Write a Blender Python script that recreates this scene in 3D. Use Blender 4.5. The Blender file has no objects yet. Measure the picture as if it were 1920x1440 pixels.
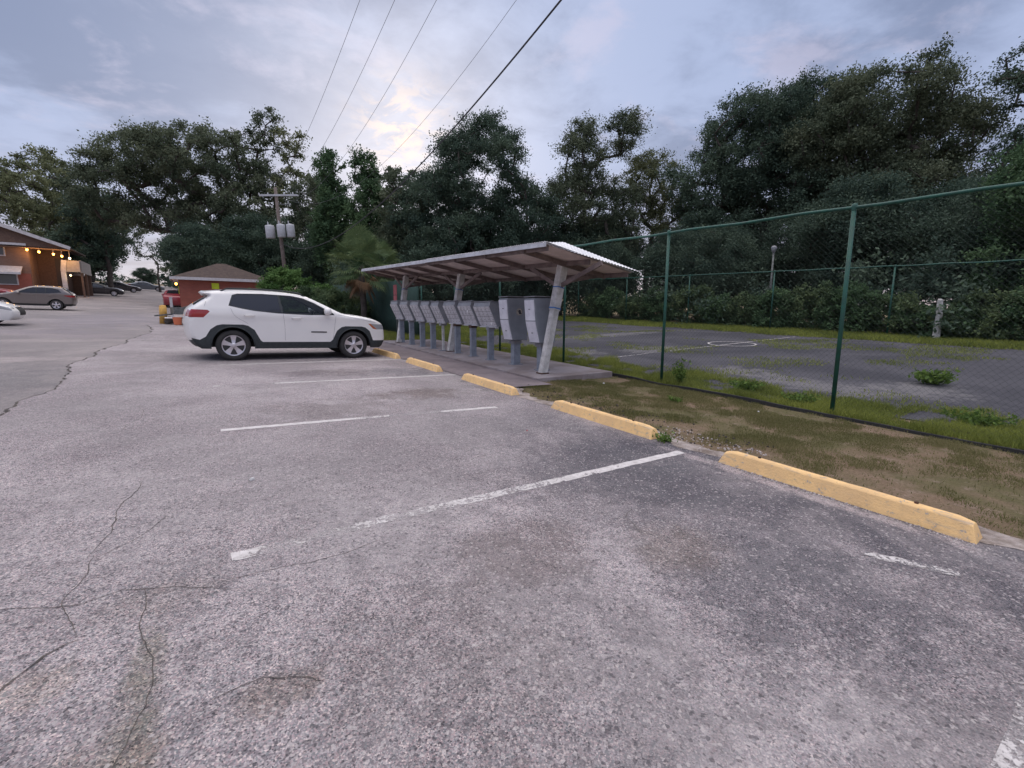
import bpy, bmesh, math, random
import numpy as np
from mathutils import Vector, Matrix
from mathutils.geometry import delaunay_2d_cdt
rad = math.radians
scn = bpy.context.scene
COL = scn.collection
# ------------------------------------------------------------------ camera, sky, sun, exposure
CAM = (-4.0651, -0.6004, 1.379)
YAW = math.atan2(0.5581, 0.8298)
camd = bpy.data.cameras.new('camera'); cam = bpy.data.objects.new('camera', camd); COL.objects.link(cam)
camd.sensor_width = 36.0; camd.lens = 848.87/1920*36.0; camd.clip_start = .05; camd.clip_end = 2500
cam.matrix_world = Matrix.Translation(CAM) @ Matrix.Rotation(-YAW, 4, 'Z') @ Matrix.Rotation(math.pi/2-.15, 4, 'X') @ Matrix.Rotation(.0021, 4, 'Z')
scn.camera = cam
scn.view_settings.view_transform = 'Standard'; scn.view_settings.look = 'None'
scn.view_settings.exposure = 0.0; scn.view_settings.gamma = 1.0
SUN_DIR = Vector((.335, .865, .345)).normalized()       # towards the bright gap in the clouds
world = bpy.data.worlds.new("World"); scn.world = world; world.use_nodes = True
def build_sky():
    nt = world.node_tree; N = nt.nodes; Lk = nt.links; N.clear()
    out = N.new('ShaderNodeOutputWorld'); bg = N.new('ShaderNodeBackground'); Lk.new(bg.outputs[0], out.inputs[0])
    tc = N.new('ShaderNodeTexCoord')
    sky = N.new('ShaderNodeTexSky'); sky.sky_type = 'NISHITA'; sky.sun_disc = False
    sky.sun_elevation = rad(21); sky.sun_rotation = math.atan2(SUN_DIR.x, SUN_DIR.y)
    def math_(op, a, b=None, c=None, clamp=False):
        n = N.new('ShaderNodeMath'); n.operation = op; n.use_clamp = clamp
        for i, v in enumerate((a, b, c)):
            if v is None: continue
            if isinstance(v, (int, float)): n.inputs[i].default_value = v
            else: Lk.new(v, n.inputs[i])
        return n.outputs[0]
    def mixc(f, a, b, bt='MIX'):
        n = N.new('ShaderNodeMix'); n.data_type = 'RGBA'; n.blend_type = bt
        for i, v in ((0, f), (6, a), (7, b)):
            if isinstance(v, (int, float)): n.inputs[i].default_value = v
            elif isinstance(v, tuple): n.inputs[i].default_value = v + (1,) if len(v) == 3 else v
            else: Lk.new(v, n.inputs[i])
        return n.outputs[2]
    def ramp(v, lo, hi):
        n = N.new('ShaderNodeMapRange'); n.interpolation_type = 'SMOOTHSTEP'
        Lk.new(v, n.inputs[0]); n.inputs[1].default_value = lo; n.inputs[2].default_value = hi
        return n.outputs[0]
    sep = N.new('ShaderNodeSeparateXYZ'); Lk.new(tc.outputs['Generated'], sep.inputs[0])
    z = math_('MAXIMUM', sep.outputs[2], 0.0)
    zz = math_('ADD', z, .16)
    comb = N.new('ShaderNodeCombineXYZ')
    Lk.new(math_('DIVIDE', sep.outputs[0], zz), comb.inputs[0]); Lk.new(math_('DIVIDE', sep.outputs[1], zz), comb.inputs[1])
    def noise(scale, detail, rough, off, dist=0.0, sy=1.0):
        mp = N.new('ShaderNodeMapping'); mp.inputs['Location'].default_value = (off, off*.7, 0); mp.inputs['Scale'].default_value = (1, sy, 1)
        mp.inputs['Rotation'].default_value = (0, 0, rad(20))
        Lk.new(comb.outputs[0], mp.inputs[0])
        n = N.new('ShaderNodeTexNoise'); n.inputs['Scale'].default_value = scale; n.inputs['Detail'].default_value = detail
        n.inputs['Roughness'].default_value = rough; n.inputs['Distortion'].default_value = dist
        Lk.new(mp.outputs[0], n.inputs['Vector']); return n.outputs['Fac']
    n1 = noise(.95, 6, .55, 3.1, .15); n2 = noise(3.6, 8, .60, 8.3, .25, 1.1)
    t = math_('ADD', math_('MULTIPLY', n1, .68), math_('MULTIPLY', n2, .32))
    dens = ramp(t, .415, .575)
    c = mixc(dens, SKY_DARK, SKY_LIGHT)
    # thin pink wisps
    c = mixc(math_('MULTIPLY', ramp(noise(2.6, 8, .60, 1.7, .25, 1.2), .52, .68), .55), c, SKY_PINK)
    # brighter towards the low sun behind the clouds
    dot = N.new('ShaderNodeVectorMath'); dot.operation = 'DOT_PRODUCT'; Lk.new(tc.outputs['Generated'], dot.inputs[0]); dot.inputs[1].default_value = SUN_DIR
    wide = math_('POWER', math_('MAXIMUM', dot.outputs['Value'], 0.0), 20.0)
    c = mixc(math_('MULTIPLY', wide, math_('ADD', .0, math_('MULTIPLY', n2, .95))), c, SKY_GLOW)
    tight = math_('POWER', math_('MAXIMUM', dot.outputs['Value'], 0.0), 420.0)
    c = mixc(math_('MULTIPLY', tight, ramp(noise(7.5, 6, .65, 5.2, .6, 1.0), .42, .58)), c, (.84, .68, .61))
    # low warm band near the horizon
    low = math_('POWER', math_('SUBTRACT', 1.0, z), 8.0)
    c = mixc(math_('MULTIPLY', low, .80), c, (.72, .58, .58))
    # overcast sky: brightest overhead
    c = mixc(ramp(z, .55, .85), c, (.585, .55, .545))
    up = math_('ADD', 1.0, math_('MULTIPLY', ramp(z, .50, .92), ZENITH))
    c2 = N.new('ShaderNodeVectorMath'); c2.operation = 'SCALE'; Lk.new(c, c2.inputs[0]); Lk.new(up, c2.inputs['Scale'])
    add = N.new('ShaderNodeVectorMath'); add.operation = 'ADD'
    sc = N.new('ShaderNodeVectorMath'); sc.operation = 'SCALE'; Lk.new(sky.outputs[0], sc.inputs[0]); sc.inputs['Scale'].default_value = .15
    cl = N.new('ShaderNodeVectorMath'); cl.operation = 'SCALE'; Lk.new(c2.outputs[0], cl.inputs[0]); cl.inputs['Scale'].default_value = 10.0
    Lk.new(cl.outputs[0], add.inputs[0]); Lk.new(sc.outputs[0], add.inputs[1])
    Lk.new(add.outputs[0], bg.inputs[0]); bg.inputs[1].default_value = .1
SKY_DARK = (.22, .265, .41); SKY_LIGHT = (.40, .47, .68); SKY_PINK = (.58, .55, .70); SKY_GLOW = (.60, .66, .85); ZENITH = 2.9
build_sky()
sd = bpy.data.lights.new('sun', 'SUN'); sd.energy = .6; sd.angle = rad(30); sd.color = (1, .88, .78)
so = bpy.data.objects.new('sun', sd); COL.objects.link(so); so.rotation_euler = SUN_DIR.to_track_quat('Z', 'Y').to_euler()

# ------------------------------------------------------------------ terrain
def sp(x, w):
    x = x/w
    return w*(x+math.log1p(math.exp(-x)) if x > 0 else math.log1p(math.exp(x)))
def zt(X, Y):
    Yc = min(max(Y, -60), 170); Xc = min(max(X, -90), 45)
    return -.0951+.030845*Yc+.035*sp(Yc-36, 6)-.027942*Xc+.059942*sp(Xc-3.9, .35)-.03*sp(Xc-24, 2)
def slope(X, Y):
    e = .3
    return (zt(X+e, Y)-zt(X-e, Y))/(2*e), (zt(X, Y+e)-zt(X, Y-e))/(2*e)

# ------------------------------------------------------------------ materials
def mat(name, c1=(.5, .5, .5), c2=None, scale=4.0, rough=.7, metal=0.0, bump=0.0, bscale=60.0, detail=6.0, spec=.5, lo=.35, hi=.65, coat=0.0, emit=None, estr=0.0, warp=0.0):
    m = bpy.data.materials.new(name); m.use_nodes = True
    nt = m.node_tree; N = nt.nodes; Lk = nt.links
    b = N['Principled BSDF']
    b.inputs['Roughness'].default_value = rough; b.inputs['Metallic'].default_value = metal
    b.inputs['Specular IOR Level'].default_value = spec; b.inputs['Coat Weight'].default_value = coat
    b.inputs['Base Color'].default_value = (*c1, 1)
    geo = N.new('ShaderNodeTexCoord')
    if c2 is not None:
        n = N.new('ShaderNodeTexNoise'); n.inputs['Scale'].default_value = scale; n.inputs['Detail'].default_value = detail; n.inputs['Roughness'].default_value = .62
        n.inputs['Distortion'].default_value = warp
        Lk.new(geo.outputs['Object'], n.inputs['Vector'])
        r = N.new('ShaderNodeMapRange'); r.interpolation_type = 'SMOOTHSTEP'; r.inputs[1].default_value = lo; r.inputs[2].default_value = hi
        Lk.new(n.outputs['Fac'], r.inputs[0])
        mx = N.new('ShaderNodeMix'); mx.data_type = 'RGBA'; mx.inputs[6].default_value = (*c1, 1); mx.inputs[7].default_value = (*c2, 1)
        Lk.new(r.outputs[0], mx.inputs[0]); Lk.new(mx.outputs[2], b.inputs['Base Color'])
    if bump:
        n = N.new('ShaderNodeTexNoise'); n.inputs['Scale'].default_value = bscale; n.inputs['Detail'].default_value = 4
        Lk.new(geo.outputs['Object'], n.inputs['Vector'])
        bp = N.new('ShaderNodeBump'); bp.inputs['Strength'].default_value = bump; bp.inputs['Distance'].default_value = .02
        Lk.new(n.outputs['Fac'], bp.inputs['Height']); Lk.new(bp.outputs[0], b.inputs['Normal'])
    if emit:
        b.inputs['Emission Color'].default_value = (*emit, 1); b.inputs['Emission Strength'].default_value = estr
    return m

class G:
    """small node-graph helper for the ground materials"""
    def __init__(s, name):
        s.m = bpy.data.materials.new(name); s.m.use_nodes = True; s.nt = s.m.node_tree; s.N = s.nt.nodes; s.L = s.nt.links
        s.b = s.N['Principled BSDF']; s.tc = s.N.new('ShaderNodeTexCoord').outputs['Object']
        s.sep = s.N.new('ShaderNodeSeparateXYZ'); s.L.new(s.tc, s.sep.inputs[0])
    def put(s, sock, v):
        if isinstance(v, (int, float)): sock.default_value = v
        elif isinstance(v, tuple): sock.default_value = (*v, 1) if len(v) == 3 and len(sock.default_value) == 4 else v
        else: s.L.new(v, sock)
    def noise(s, scale, detail=5, rough=.6, dist=0.0, stretch=None, off=0.0):
        n = s.N.new('ShaderNodeTexNoise'); n.inputs['Scale'].default_value = scale; n.inputs['Detail'].default_value = detail
        n.inputs['Roughness'].default_value = rough; n.inputs['Distortion'].default_value = dist
        mp = s.N.new('ShaderNodeMapping'); mp.inputs['Location'].default_value = (off, off*1.3, off*.6)
        if stretch: mp.inputs['Scale'].default_value = stretch
        s.L.new(s.tc, mp.inputs[0]); s.L.new(mp.outputs[0], n.inputs['Vector'])
        return n.outputs['Fac']
    def vor(s, scale, feature='F1', rnd=1.0):
        n = s.N.new('ShaderNodeTexVoronoi'); n.feature = feature; n.inputs['Scale'].default_value = scale; n.inputs['Randomness'].default_value = rnd
        s.L.new(s.tc, n.inputs['Vector']); return n
    def mix(s, f, a, b, bt='MIX'):
        n = s.N.new('ShaderNodeMix'); n.data_type = 'RGBA'; n.blend_type = bt
        s.put(n.inputs[0], f); s.put(n.inputs[6], a); s.put(n.inputs[7], b); return n.outputs[2]
    def ss(s, v, lo, hi, a=0.0, b=1.0):
        n = s.N.new('ShaderNodeMapRange'); n.interpolation_type = 'SMOOTHSTEP'
        s.put(n.inputs[0], v); n.inputs[1].default_value = lo; n.inputs[2].default_value = hi; n.inputs[3].default_value = a; n.inputs[4].default_value = b
        return n.outputs[0]
    def op(s, o, a, b=0.0, clamp=False):
        n = s.N.new('ShaderNodeMath'); n.operation = o; n.use_clamp = clamp; s.put(n.inputs[0], a); s.put(n.inputs[1], b); return n.outputs[0]
    def bump(s, h, strength, dist):
        n = s.N.new('ShaderNodeBump'); n.inputs['Strength'].default_value = strength; n.inputs['Distance'].default_value = dist
        s.L.new(h, n.inputs['Height']); s.L.new(n.outputs[0], s.b.inputs['Normal'])
    def color(s, c): s.put(s.b.inputs['Base Color'], c)
    def blob(s, x, y, rx, ry):
        dx = s.op('DIVIDE', s.op('SUBTRACT', s.sep.outputs[0], x), rx); dy = s.op('DIVIDE', s.op('SUBTRACT', s.sep.outputs[1], y), ry)
        d = s.op('ADD', s.op('MULTIPLY', dx, dx), s.op('MULTIPLY', dy, dy))
        return s.ss(s.op('ADD', d, s.op('MULTIPLY', s.op('SUBTRACT', s.noise(2.6, 8, .74, .5, off=x+y), .5), 6.0)), -.2, 1.5, 1.0, 0.0)

def asphalt(name, base, dark, stone_hi, stone_amt, stains=(), lightpatch=None, wear=None):
    g = G(name)
    big = g.noise(.42, 6, .62, .4); mid = g.noise(2.2, 6, .65, .3, off=4); fine = g.noise(28, 5, .7, off=2)
    c = g.mix(g.ss(big, .36, .66), dark, base)
    c = g.mix(g.op('MULTIPLY', g.ss(mid, .45, .72), .45), c, dark)
    c = g.mix(g.op('MULTIPLY', g.ss(g.noise(6.5, 7, .72, .4, off=14), .42, .62), g.ss(g.sep.outputs[1], 5.0, 1.5, .12, .5)), c, (.20, .185, .19))
    if wear: c = g.mix(wear(g), c, (.088, .088, .104))
    for (x, y, rx, ry, col, a) in stains:
        c = g.mix(g.op('MULTIPLY', g.blob(x, y, rx, ry), a), c, col)
    v = g.vor(170); v2 = g.vor(80)
    sepc = g.N.new('ShaderNodeSeparateColor'); g.L.new(v.outputs['Color'], sepc.inputs[0])
    stone = g.mix(g.ss(sepc.outputs[1], .15, .9), (.64, .62, .66), (1.32, 1.30, 1.31))
    stone = g.mix(g.ss(sepc.outputs[2], .80, .84), stone, (1.22, 1.05, 1.07)); stone = g.mix(g.ss(sepc.outputs[2], .16, .12), stone, (.66, .74, .77))
    stone = g.mix(g.ss(sepc.outputs[0], .90, .94), stone, (1.9, 1.75, 1.68)); stone = g.mix(g.ss(sepc.outputs[0], .10, .06), stone, (.28, .28, .31))
    amt = g.op('MULTIPLY', g.ss(g.noise(.8, 5, .65, off=9), .34, .6, .35, 1.0), stone_amt)
    c = g.mix(amt, c, stone, 'MULTIPLY')
    sepd = g.N.new('ShaderNodeSeparateColor'); g.L.new(v2.outputs['Color'], sepd.inputs[0])
    c = g.mix(g.op('MULTIPLY', g.ss(sepd.outputs[0], .93, .95), stone_amt*.6), c, (.60, .55, .54))
    c = g.mix(g.op('MULTIPLY', g.ss(sepd.outputs[1], .07, .05), stone_amt*.6), c, (.07, .065, .075))
    c = g.mix(g.ss(fine, .30, .72, .0, .45), c, (.62, .62, .66), 'MULTIPLY')
    c = g.mix(g.ss(g.noise(7, 6, .75, .2, off=5), .55, .75, 0, .55), c, (.55, .50, .50), 'MULTIPLY')
    g.color(c); g.put(g.b.inputs['Roughness'], g.ss(big, .3, .7, .95, .8)); g.b.inputs['Specular IOR Level'].default_value = .25
    h = g.op('ADD', g.op('MULTIPLY', v.outputs['Distance'], .8), g.op('MULTIPLY', fine, .5))
    g.bump(h, .75, .012)
    return g.m

M = {}
M['lot'] = asphalt('lot_asphalt', (.455, .420, .422), (.305, .280, .285), (.62, .56, .59), .95,
    stains=((-2.0, 9.0, .7, .5, (.13, .11, .11), .6), (-2.6, 8.9, .5, .4, (.15, .13, .14), .5), (-.6, 8.6, .9, .7, (.17, .165, .18), .7), (-1.2, 6.2, .8, .5, (.17, .14, .13), .7), (-2.7, 5.6, .9, .7, (.2, .17, .17), .55),
            (-3.4, .9, .5, .6, (.18, .155, .15), .35), (-2.55, 1.4, .5, .35, (.17, .14, .135), .5), (-.9, 2.2, 1.3, .9, (.095, .095, .11), .5), (-1.6, .4, .8, .6, (.11, .11, .125), .6), (.35, 6.5, .6, 1.0, (.17, .165, .18), .8),
            (-2.5, 12.3, 2.3, .8, (.19, .175, .19), .5), (-4.35, 1.9, .25, .2, (.22, .19, .17), .4), (-4.72, 1.50, .20, .12, (.43, .37, .32), .75), (-4.36, 1.25, .08, .5, (.20, .19, .15), .7), (-4.45, .95, .15, .18, (.30, .26, .23), .7), (-.10, 1.0, .09, 1.25, (.50, .44, .43), .75), (.2, 3.3, .35, .9, (.42, .37, .36), .6), (-3.95, 1.05, .16, .10, (.20, .165, .14), .55), (-1.8, 1.0, .35, .3, (.16, .13, .11), .5)),
    wear=lambda g: g.op('MULTIPLY', g.op('MULTIPLY', g.ss(g.sep.outputs[0], -2.4, -.2), g.ss(g.sep.outputs[1], 6.0, 2.5)), g.ss(g.noise(1.1, 7, .68, .8, off=6), .33, .60, .15, .85)))
M['drive'] = asphalt('drive_asphalt', (.37, .335, .325), (.25, .232, .232), (.42, .39, .42), .5,
    stains=((-7.2, 9.5, 1.8, 2.2, (.215, .205, .21), .8), (-9, 12.5, 2.6, .6, (.46, .41, .40), .8), (-8, 15.6, 1.6, 1.3, (.26, .24, .24), .7), (-7.4, 19, 1.4, .8, (.31, .27, .29), .6), (-9.5, 21, 3.0, 1.2, (.3, .27, .29), .7), (-8, 30, 2.6, 8, (.27, .25, .28), .6), (-12.5, 15, 3, 2, (.27, .255, .29), .6)))
M['dust'] = mat('dusty_asphalt_margin', (.40, .35, .33), (.17, .135, .115), 5.5, .95, bump=.8, bscale=70)
M['seal'] = mat('crack_dirt', (.05, .046, .045), (.13, .11, .095), 9, 1.0, bump=.5, bscale=50)
def verge():
    g = G('verge_soil')
    a = g.noise(.9, 6, .62, .6); b = g.noise(5, 6, .7, .3, off=3); f = g.noise(45, 4, .7, off=1)
    c = g.mix(g.ss(a, .38, .62), (.27, .195, .138), (.155, .145, .072))
    c = g.mix(g.ss(b, .5, .72, 0, .8), c, (.38, .29, .235)); c = g.mix(g.ss(f, .35, .7, 0, .6), c, (.10, .078, .05))
    g.color(c); g.b.inputs['Roughness'].default_value = 1; g.b.inputs['Specular IOR Level'].default_value = .1; g.bump(f, 1.0, .03); return g.m
M['soil'] = verge()
def court():
    g = G('court_asphalt')
    a = g.noise(.35, 6, .6, .8); b = g.noise(2.3, 6, .7, .3, off=3); f = g.noise(60, 4, .7, off=1)
    c = g.mix(g.ss(a, .36, .66), (.055, .055, .066), (.092, .090, .104))
    c = g.mix(g.ss(b, .55, .75, 0, .6), c, (.125, .12, .135)); c = g.mix(g.ss(f, .4, .7, 0, .4), c, (.03, .03, .04))
    for (x, y, rx, ry) in ((6.2, 3.6, .8, 1.5), (7.3, 2.2, 1.0, .8), (11.5, 14.6, 3.5, .7), (8.6, 9.7, 1.4, .8), (6.1, 10.6, .8, 1.0), (6.8, 5.4, .7, 1.0)):
        c = g.mix(g.op('MULTIPLY', g.blob(x, y, rx, ry), .55), c, (.22, .21, .215))
    g.color(c); g.b.inputs['Roughness'].default_value = .95; g.b.inputs['Specular IOR Level'].default_value = .2; g.bump(f, .6, .012); return g.m
M['court'] = court()
M['concrete'] = mat('slab_concrete', (.30, .27, .285), (.20, .165, .165), 1.6, .9, bump=.35, bscale=45)
M['walk'] = mat('stained_walk', (.235, .195, .205), (.155, .13, .14), 1.3, .9, bump=.35, bscale=45)
def paint_line(name, thr):
    g = G(name); g.color(g.mix(g.ss(g.noise(14, 6, .75), .35, .65), (.62, .59, .59), (.44, .415, .41)))
    g.b.inputs['Roughness'].default_value = .8
    at = g.N.new('ShaderNodeAttribute'); at.attribute_name = 'wear'
    n = g.op('ADD', g.op('MULTIPLY', g.noise(38, 6, .75), .7), g.op('MULTIPLY', g.noise(7, 5, .65), .5))
    k = g.ss(g.op('SUBTRACT', g.op('ADD', n, .0), at.outputs['Fac']), -.03, .06)
    k = g.op('MAXIMUM', k, g.ss(g.noise(55, 5, .8, off=3), .42, .62, .04, .34))
    tr = g.N.new('ShaderNodeBsdfTransparent'); mx = g.N.new('ShaderNodeMixShader')
    g.L.new(k, mx.inputs[0]); g.L.new(tr.outputs[0], mx.inputs[1]); g.L.new(g.b.outputs[0], mx.inputs[2])
    g.L.new(mx.outputs[0], g.N['Material Output'].inputs[0]); return g.m
M['line'] = paint_line('worn_white_line_paint', .5)
def stop_paint():
    g = G('worn_yellow_paint'); a = g.noise(2.2, 6, .7, .3); b = g.noise(13, 7, .75, .2, off=3); d = g.noise(5, 7, .75, .6, stretch=(.5, 1, 2.2), off=8)
    c = g.mix(g.ss(a, .4, .65), (.86, .57, .26), (.74, .49, .24)); c = g.mix(g.ss(b, .50, .62, 0, .4), c, (.60, .40, .21))
    c = g.mix(g.ss(d, .54, .64, 0, .7), c, (.42, .34, .27)); c = g.mix(g.ss(b, .60, .63, 0, .85), c, (.36, .33, .31)); c = g.mix(g.ss(g.noise(40, 4, .7), .6, .75, 0, .5), c, (.2, .15, .11))
    g.color(c); g.b.inputs['Roughness'].default_value = .8; g.bump(g.op('ADD', b, g.noise(55, 4, .7)), .5, .012); return g.m
M['yellow'] = stop_paint()
def leaf(name, ca, cb, trans=.25, rough=.75):
    m = bpy.data.materials.new(name); m.use_nodes = True; nt = m.node_tree; N = nt.nodes; Lk = nt.links
    b = N['Principled BSDF']; b.inputs['Roughness'].default_value = rough; b.inputs['Specular IOR Level'].default_value = .15
    at = N.new('ShaderNodeAttribute'); at.attribute_name = 'tint'
    mx = N.new('ShaderNodeMix'); mx.data_type = 'RGBA'; mx.inputs[6].default_value = (*ca, 1); mx.inputs[7].default_value = (*cb, 1)
    Lk.new(at.outputs['Fac'], mx.inputs[0]); Lk.new(mx.outputs[2], b.inputs['Base Color'])
    tl = N.new('ShaderNodeBsdfTranslucent'); Lk.new(mx.outputs[2], tl.inputs[0])
    ms = N.new('ShaderNodeMixShader'); ms.inputs[0].default_value = trans
    Lk.new(b.outputs[0], ms.inputs[1]); Lk.new(tl.outputs[0], ms.inputs[2]); Lk.new(ms.outputs[0], N['Material Output'].inputs[0])
    return m
M['leaf_oak'] = leaf('oak_leaves', (0.056, 0.081, 0.055), (0.156, 0.183, 0.117))
M['leaf_dark'] = leaf('dark_leaves', (0.043, 0.073, 0.059), (0.106, 0.151, 0.104))
M['leaf_pale'] = leaf('pale_leaves', (0.090, 0.112, 0.062), (0.204, 0.224, 0.119))
M['leaf_vine'] = leaf('vine_leaves', (0.053, 0.102, 0.055), (0.118, 0.189, 0.090))
M['leaf_bright'] = leaf('bright_shrub_leaves', (0.06, 0.13, 0.04), (0.13, 0.22, 0.07))
M['leaf_hedge'] = leaf('hedge_leaves', (0.056, 0.099, 0.055), (0.149, 0.197, 0.094))
M['palm'] = leaf('palm_fronds', (0.06, 0.11, 0.05), (0.17, 0.22, 0.1))
M['palm_dead'] = leaf('dead_palm_fronds', (.20, .12, .07), (.33, .21, .13))
M['grass'] = leaf('grass_blades', (.14, .175, .045), (.33, .36, .085), .3, .7)
M['grass_dry'] = leaf('short_verge_grass', (.13, .135, .05), (.25, .225, .11), .3, .8)
M['weed'] = leaf('weed_leaves', (.085, .145, .035), (.165, .25, .06), .3)
M['bark'] = mat('bark', (.045, .036, .032), (.085, .072, .066), 3, .95, bump=.6, bscale=14)
M['bark_pale'] = mat('pale_bark', (.09, .078, .07), (.16, .14, .13), 3, .95, bump=.6, bscale=14)
M['white_paint'] = mat('white_car_paint', (.80, .79, .78), (.76, .75, .745), 1.2, .28, coat=.6)
M['silver_paint'] = mat('silver_car_paint', (.20, .175, .168), None, rough=.3, metal=.55, coat=.6)
M['black_paint'] = mat('black_car_paint', (.022, .02, .026), None, rough=.25, coat=.8)
M['grey_paint'] = mat('grey_car_paint', (.16, .18, .21), None, rough=.35, metal=.3, coat=.5)
M['red_paint'] = mat('red_car_paint', (.26, .022, .035), None, rough=.3, coat=.7)
M['plastic'] = mat('dark_cladding_plastic', (.022, .028, .032), (.032, .04, .044), 20, .6)
M['black'] = mat('black_rubber', (.018, .018, .019), (.028, .028, .028), 12, .85)
M['tyre'] = mat('tyre_rubber', (.028, .028, .030), (.045, .043, .042), 6, .9, bump=.3, bscale=40)
M['alloy'] = mat('alloy_rim', (.62, .60, .64), None, rough=.32, metal=.8)
M['hub_dark'] = mat('dark_brake_hub', (.03, .03, .032), None, rough=.6)
M['glass_dark'] = mat('tinted_car_glass', (.018, .017, .022), None, rough=.06, spec=.7)
M['glass_mid'] = mat('car_glass', (.045, .052, .058), None, rough=.06, spec=.7)
M['lens'] = mat('headlight_lens', (.30, .31, .33), None, rough=.12, spec=.8, coat=.6)
M['amber'] = mat('amber_marker_lens', (.45, .13, .05), None, rough=.2, coat=.5)
M['tail'] = mat('red_tail_lens', (.30, .018, .02), None, rough=.15, coat=.7)
M['tail_dark'] = mat('smoked_tail_lens', (.055, .014, .02), None, rough=.15, coat=.7)
M['chrome'] = mat('chrome', (.7, .7, .72), None, rough=.18, metal=1.0)
M['plate'] = mat('licence_plate', (.6, .6, .58), (.45, .5, .45), 30, .5)
def cglass():
    m = bpy.data.materials.new('clear_car_glass'); m.use_nodes = True; N = m.node_tree.nodes; Lk = m.node_tree.links
    t = N.new('ShaderNodeBsdfTransparent'); t.inputs[0].default_value = (.50, .55, .56, 1); gl = N.new('ShaderNodeBsdfGlossy'); gl.inputs['Roughness'].default_value = .04
    f = N.new('ShaderNodeFresnel'); f.inputs[0].default_value = 1.5; mx = N.new('ShaderNodeMixShader')
    Lk.new(f.outputs[0], mx.inputs[0]); Lk.new(t.outputs[0], mx.inputs[1]); Lk.new(gl.outputs[0], mx.inputs[2]); Lk.new(mx.outputs[0], N['Material Output'].inputs[0]); return m
M['glass_clear'] = cglass()
M['green_metal'] = mat('green_fence_paint', (.012, .095, .068), (.016, .07, .054), 8, .5, bump=.15, bscale=40)
M['wire'] = mat('green_wire', (.007, .022, .017), None, rough=.6)
M['galv'] = mat('weathered_steel', (.16, .17, .17), (.10, .105, .10), 9, .6, metal=.3)
M['box_face'] = mat('mailbox_aluminium', (.70, .70, .74), (.55, .545, .58), 7, .5, metal=.15, bump=.1)
M['box_side'] = mat('mailbox_side_paint', (.33, .34, .37), (.26, .27, .295), 5, .55)
M['box_dark'] = mat('mailbox_seam', (.24, .24, .26), None, rough=.7)
M['box_grey'] = mat('parcel_locker_grey', (.25, .27, .305), (.21, .23, .26), 4, .5)
M['box_white'] = mat('parcel_door_paint', (.74, .74, .80), (.64, .64, .70), 8, .5)
M['pedestal'] = mat('pedestal_paint', (.26, .29, .34), (.18, .2, .24), 6, .55)
M['rust'] = mat('rusty_steel', (.10, .05, .035), (.05, .035, .03), 20, .9)
M['wood_white'] = mat('weathered_white_wood', (.62, .61, .60), (.43, .42, .41), 7, .8, bump=.25, bscale=30)
M['wood_brown'] = mat('aged_rafter_wood', (.20, .155, .15), (.13, .10, .097), 6, .85, bump=.2, bscale=30)
M['tin_under'] = mat('tin_underside', (.74, .62, .60), (.60, .50, .48), 2.5, .7)
M['tin'] = mat('galvanised_roof_tin', (.80, .81, .84), (.66, .66, .68), 2.2, .5, metal=.0)
M['fascia'] = mat('fascia_metal', (.58, .60, .66), (.44, .45, .49), 4, .5)
M['blue'] = mat('blue_tape', (.05, .16, .42), None, rough=.5)
M['red_sign'] = mat('faded_red_sign', (.48, .12, .13), (.36, .085, .10), 9, .6)
M['screen'] = mat('privacy_screen_fabric', (.012, .040, .034), (.020, .055, .046), 3, .9)
M['brick_plain'] = mat('red_brick_paint', (.34, .098, .066), (.27, .078, .055), 6, .85, bump=.3, bscale=30)
M['brick_tan_plain'] = mat('tan_brick', (.25, .140, .098), (.20, .112, .08), 7, .9, bump=.3, bscale=30)
def bricks(name, a, b, mortar):
    g = G(name); br = g.N.new('ShaderNodeTexBrick'); br.inputs['Scale'].default_value = 1.0; br.inputs['Brick Width'].default_value = .24; br.inputs['Row Height'].default_value = .085; br.inputs['Mortar Size'].default_value = .009
    cx = g.N.new('ShaderNodeCombineXYZ'); g.L.new(g.op('ADD', g.sep.outputs[0], g.sep.outputs[1]), cx.inputs[0]); g.L.new(g.sep.outputs[2], cx.inputs[1]); g.L.new(cx.outputs[0], br.inputs['Vector'])
    br.inputs['Color1'].default_value = (*a, 1); br.inputs['Color2'].default_value = (*b, 1); br.inputs['Mortar'].default_value = (*mortar, 1)
    c = g.mix(g.ss(g.noise(1.3, 6, .65), .35, .7, 0, .5), br.outputs['Color'], tuple(v*.6 for v in a)); g.color(c); g.b.inputs['Roughness'].default_value = .9; g.bump(br.outputs['Fac'], -.4, .01); return g.m
M['brick'] = bricks('red_brick', (.36, .105, .072), (.29, .082, .058), (.24, .12, .10))
M['brick_tan'] = bricks('tan_brick_wall', (.24, .145, .11), (.185, .11, .085), (.22, .175, .15))
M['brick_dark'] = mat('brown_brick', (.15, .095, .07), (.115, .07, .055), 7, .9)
M['shingle'] = mat('brown_shingles', (.052, .036, .032), (.085, .06, .05), 5, .95, bump=.5, bscale=12)
M['trim'] = mat('white_trim', (.56, .54, .56), (.46, .44, .45), 5, .7)
M['parapet'] = mat('cream_parapet', (.38, .34, .32), (.31, .28, .26), 3, .8)
M['door'] = mat('dark_door', (.05, .035, .033), None, rough=.6)
M['window'] = mat('window_glass', (.035, .04, .05), None, rough=.08, spec=.7)
M['bulb'] = mat('lit_bulb', (1, .6, .2), None, emit=(1, .42, .08), estr=9)
M['bulb_white'] = mat('lit_white_bulb', (1, .9, .6), None, emit=(1, .80, .42), estr=7)
M['notice'] = mat('yellow_notice', (.62, .72, .02), (.55, .62, .02), 6, .5)
M['bollard'] = mat('bollard_yellow', (.62, .36, .08), (.48, .27, .07), 8, .7)
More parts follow.
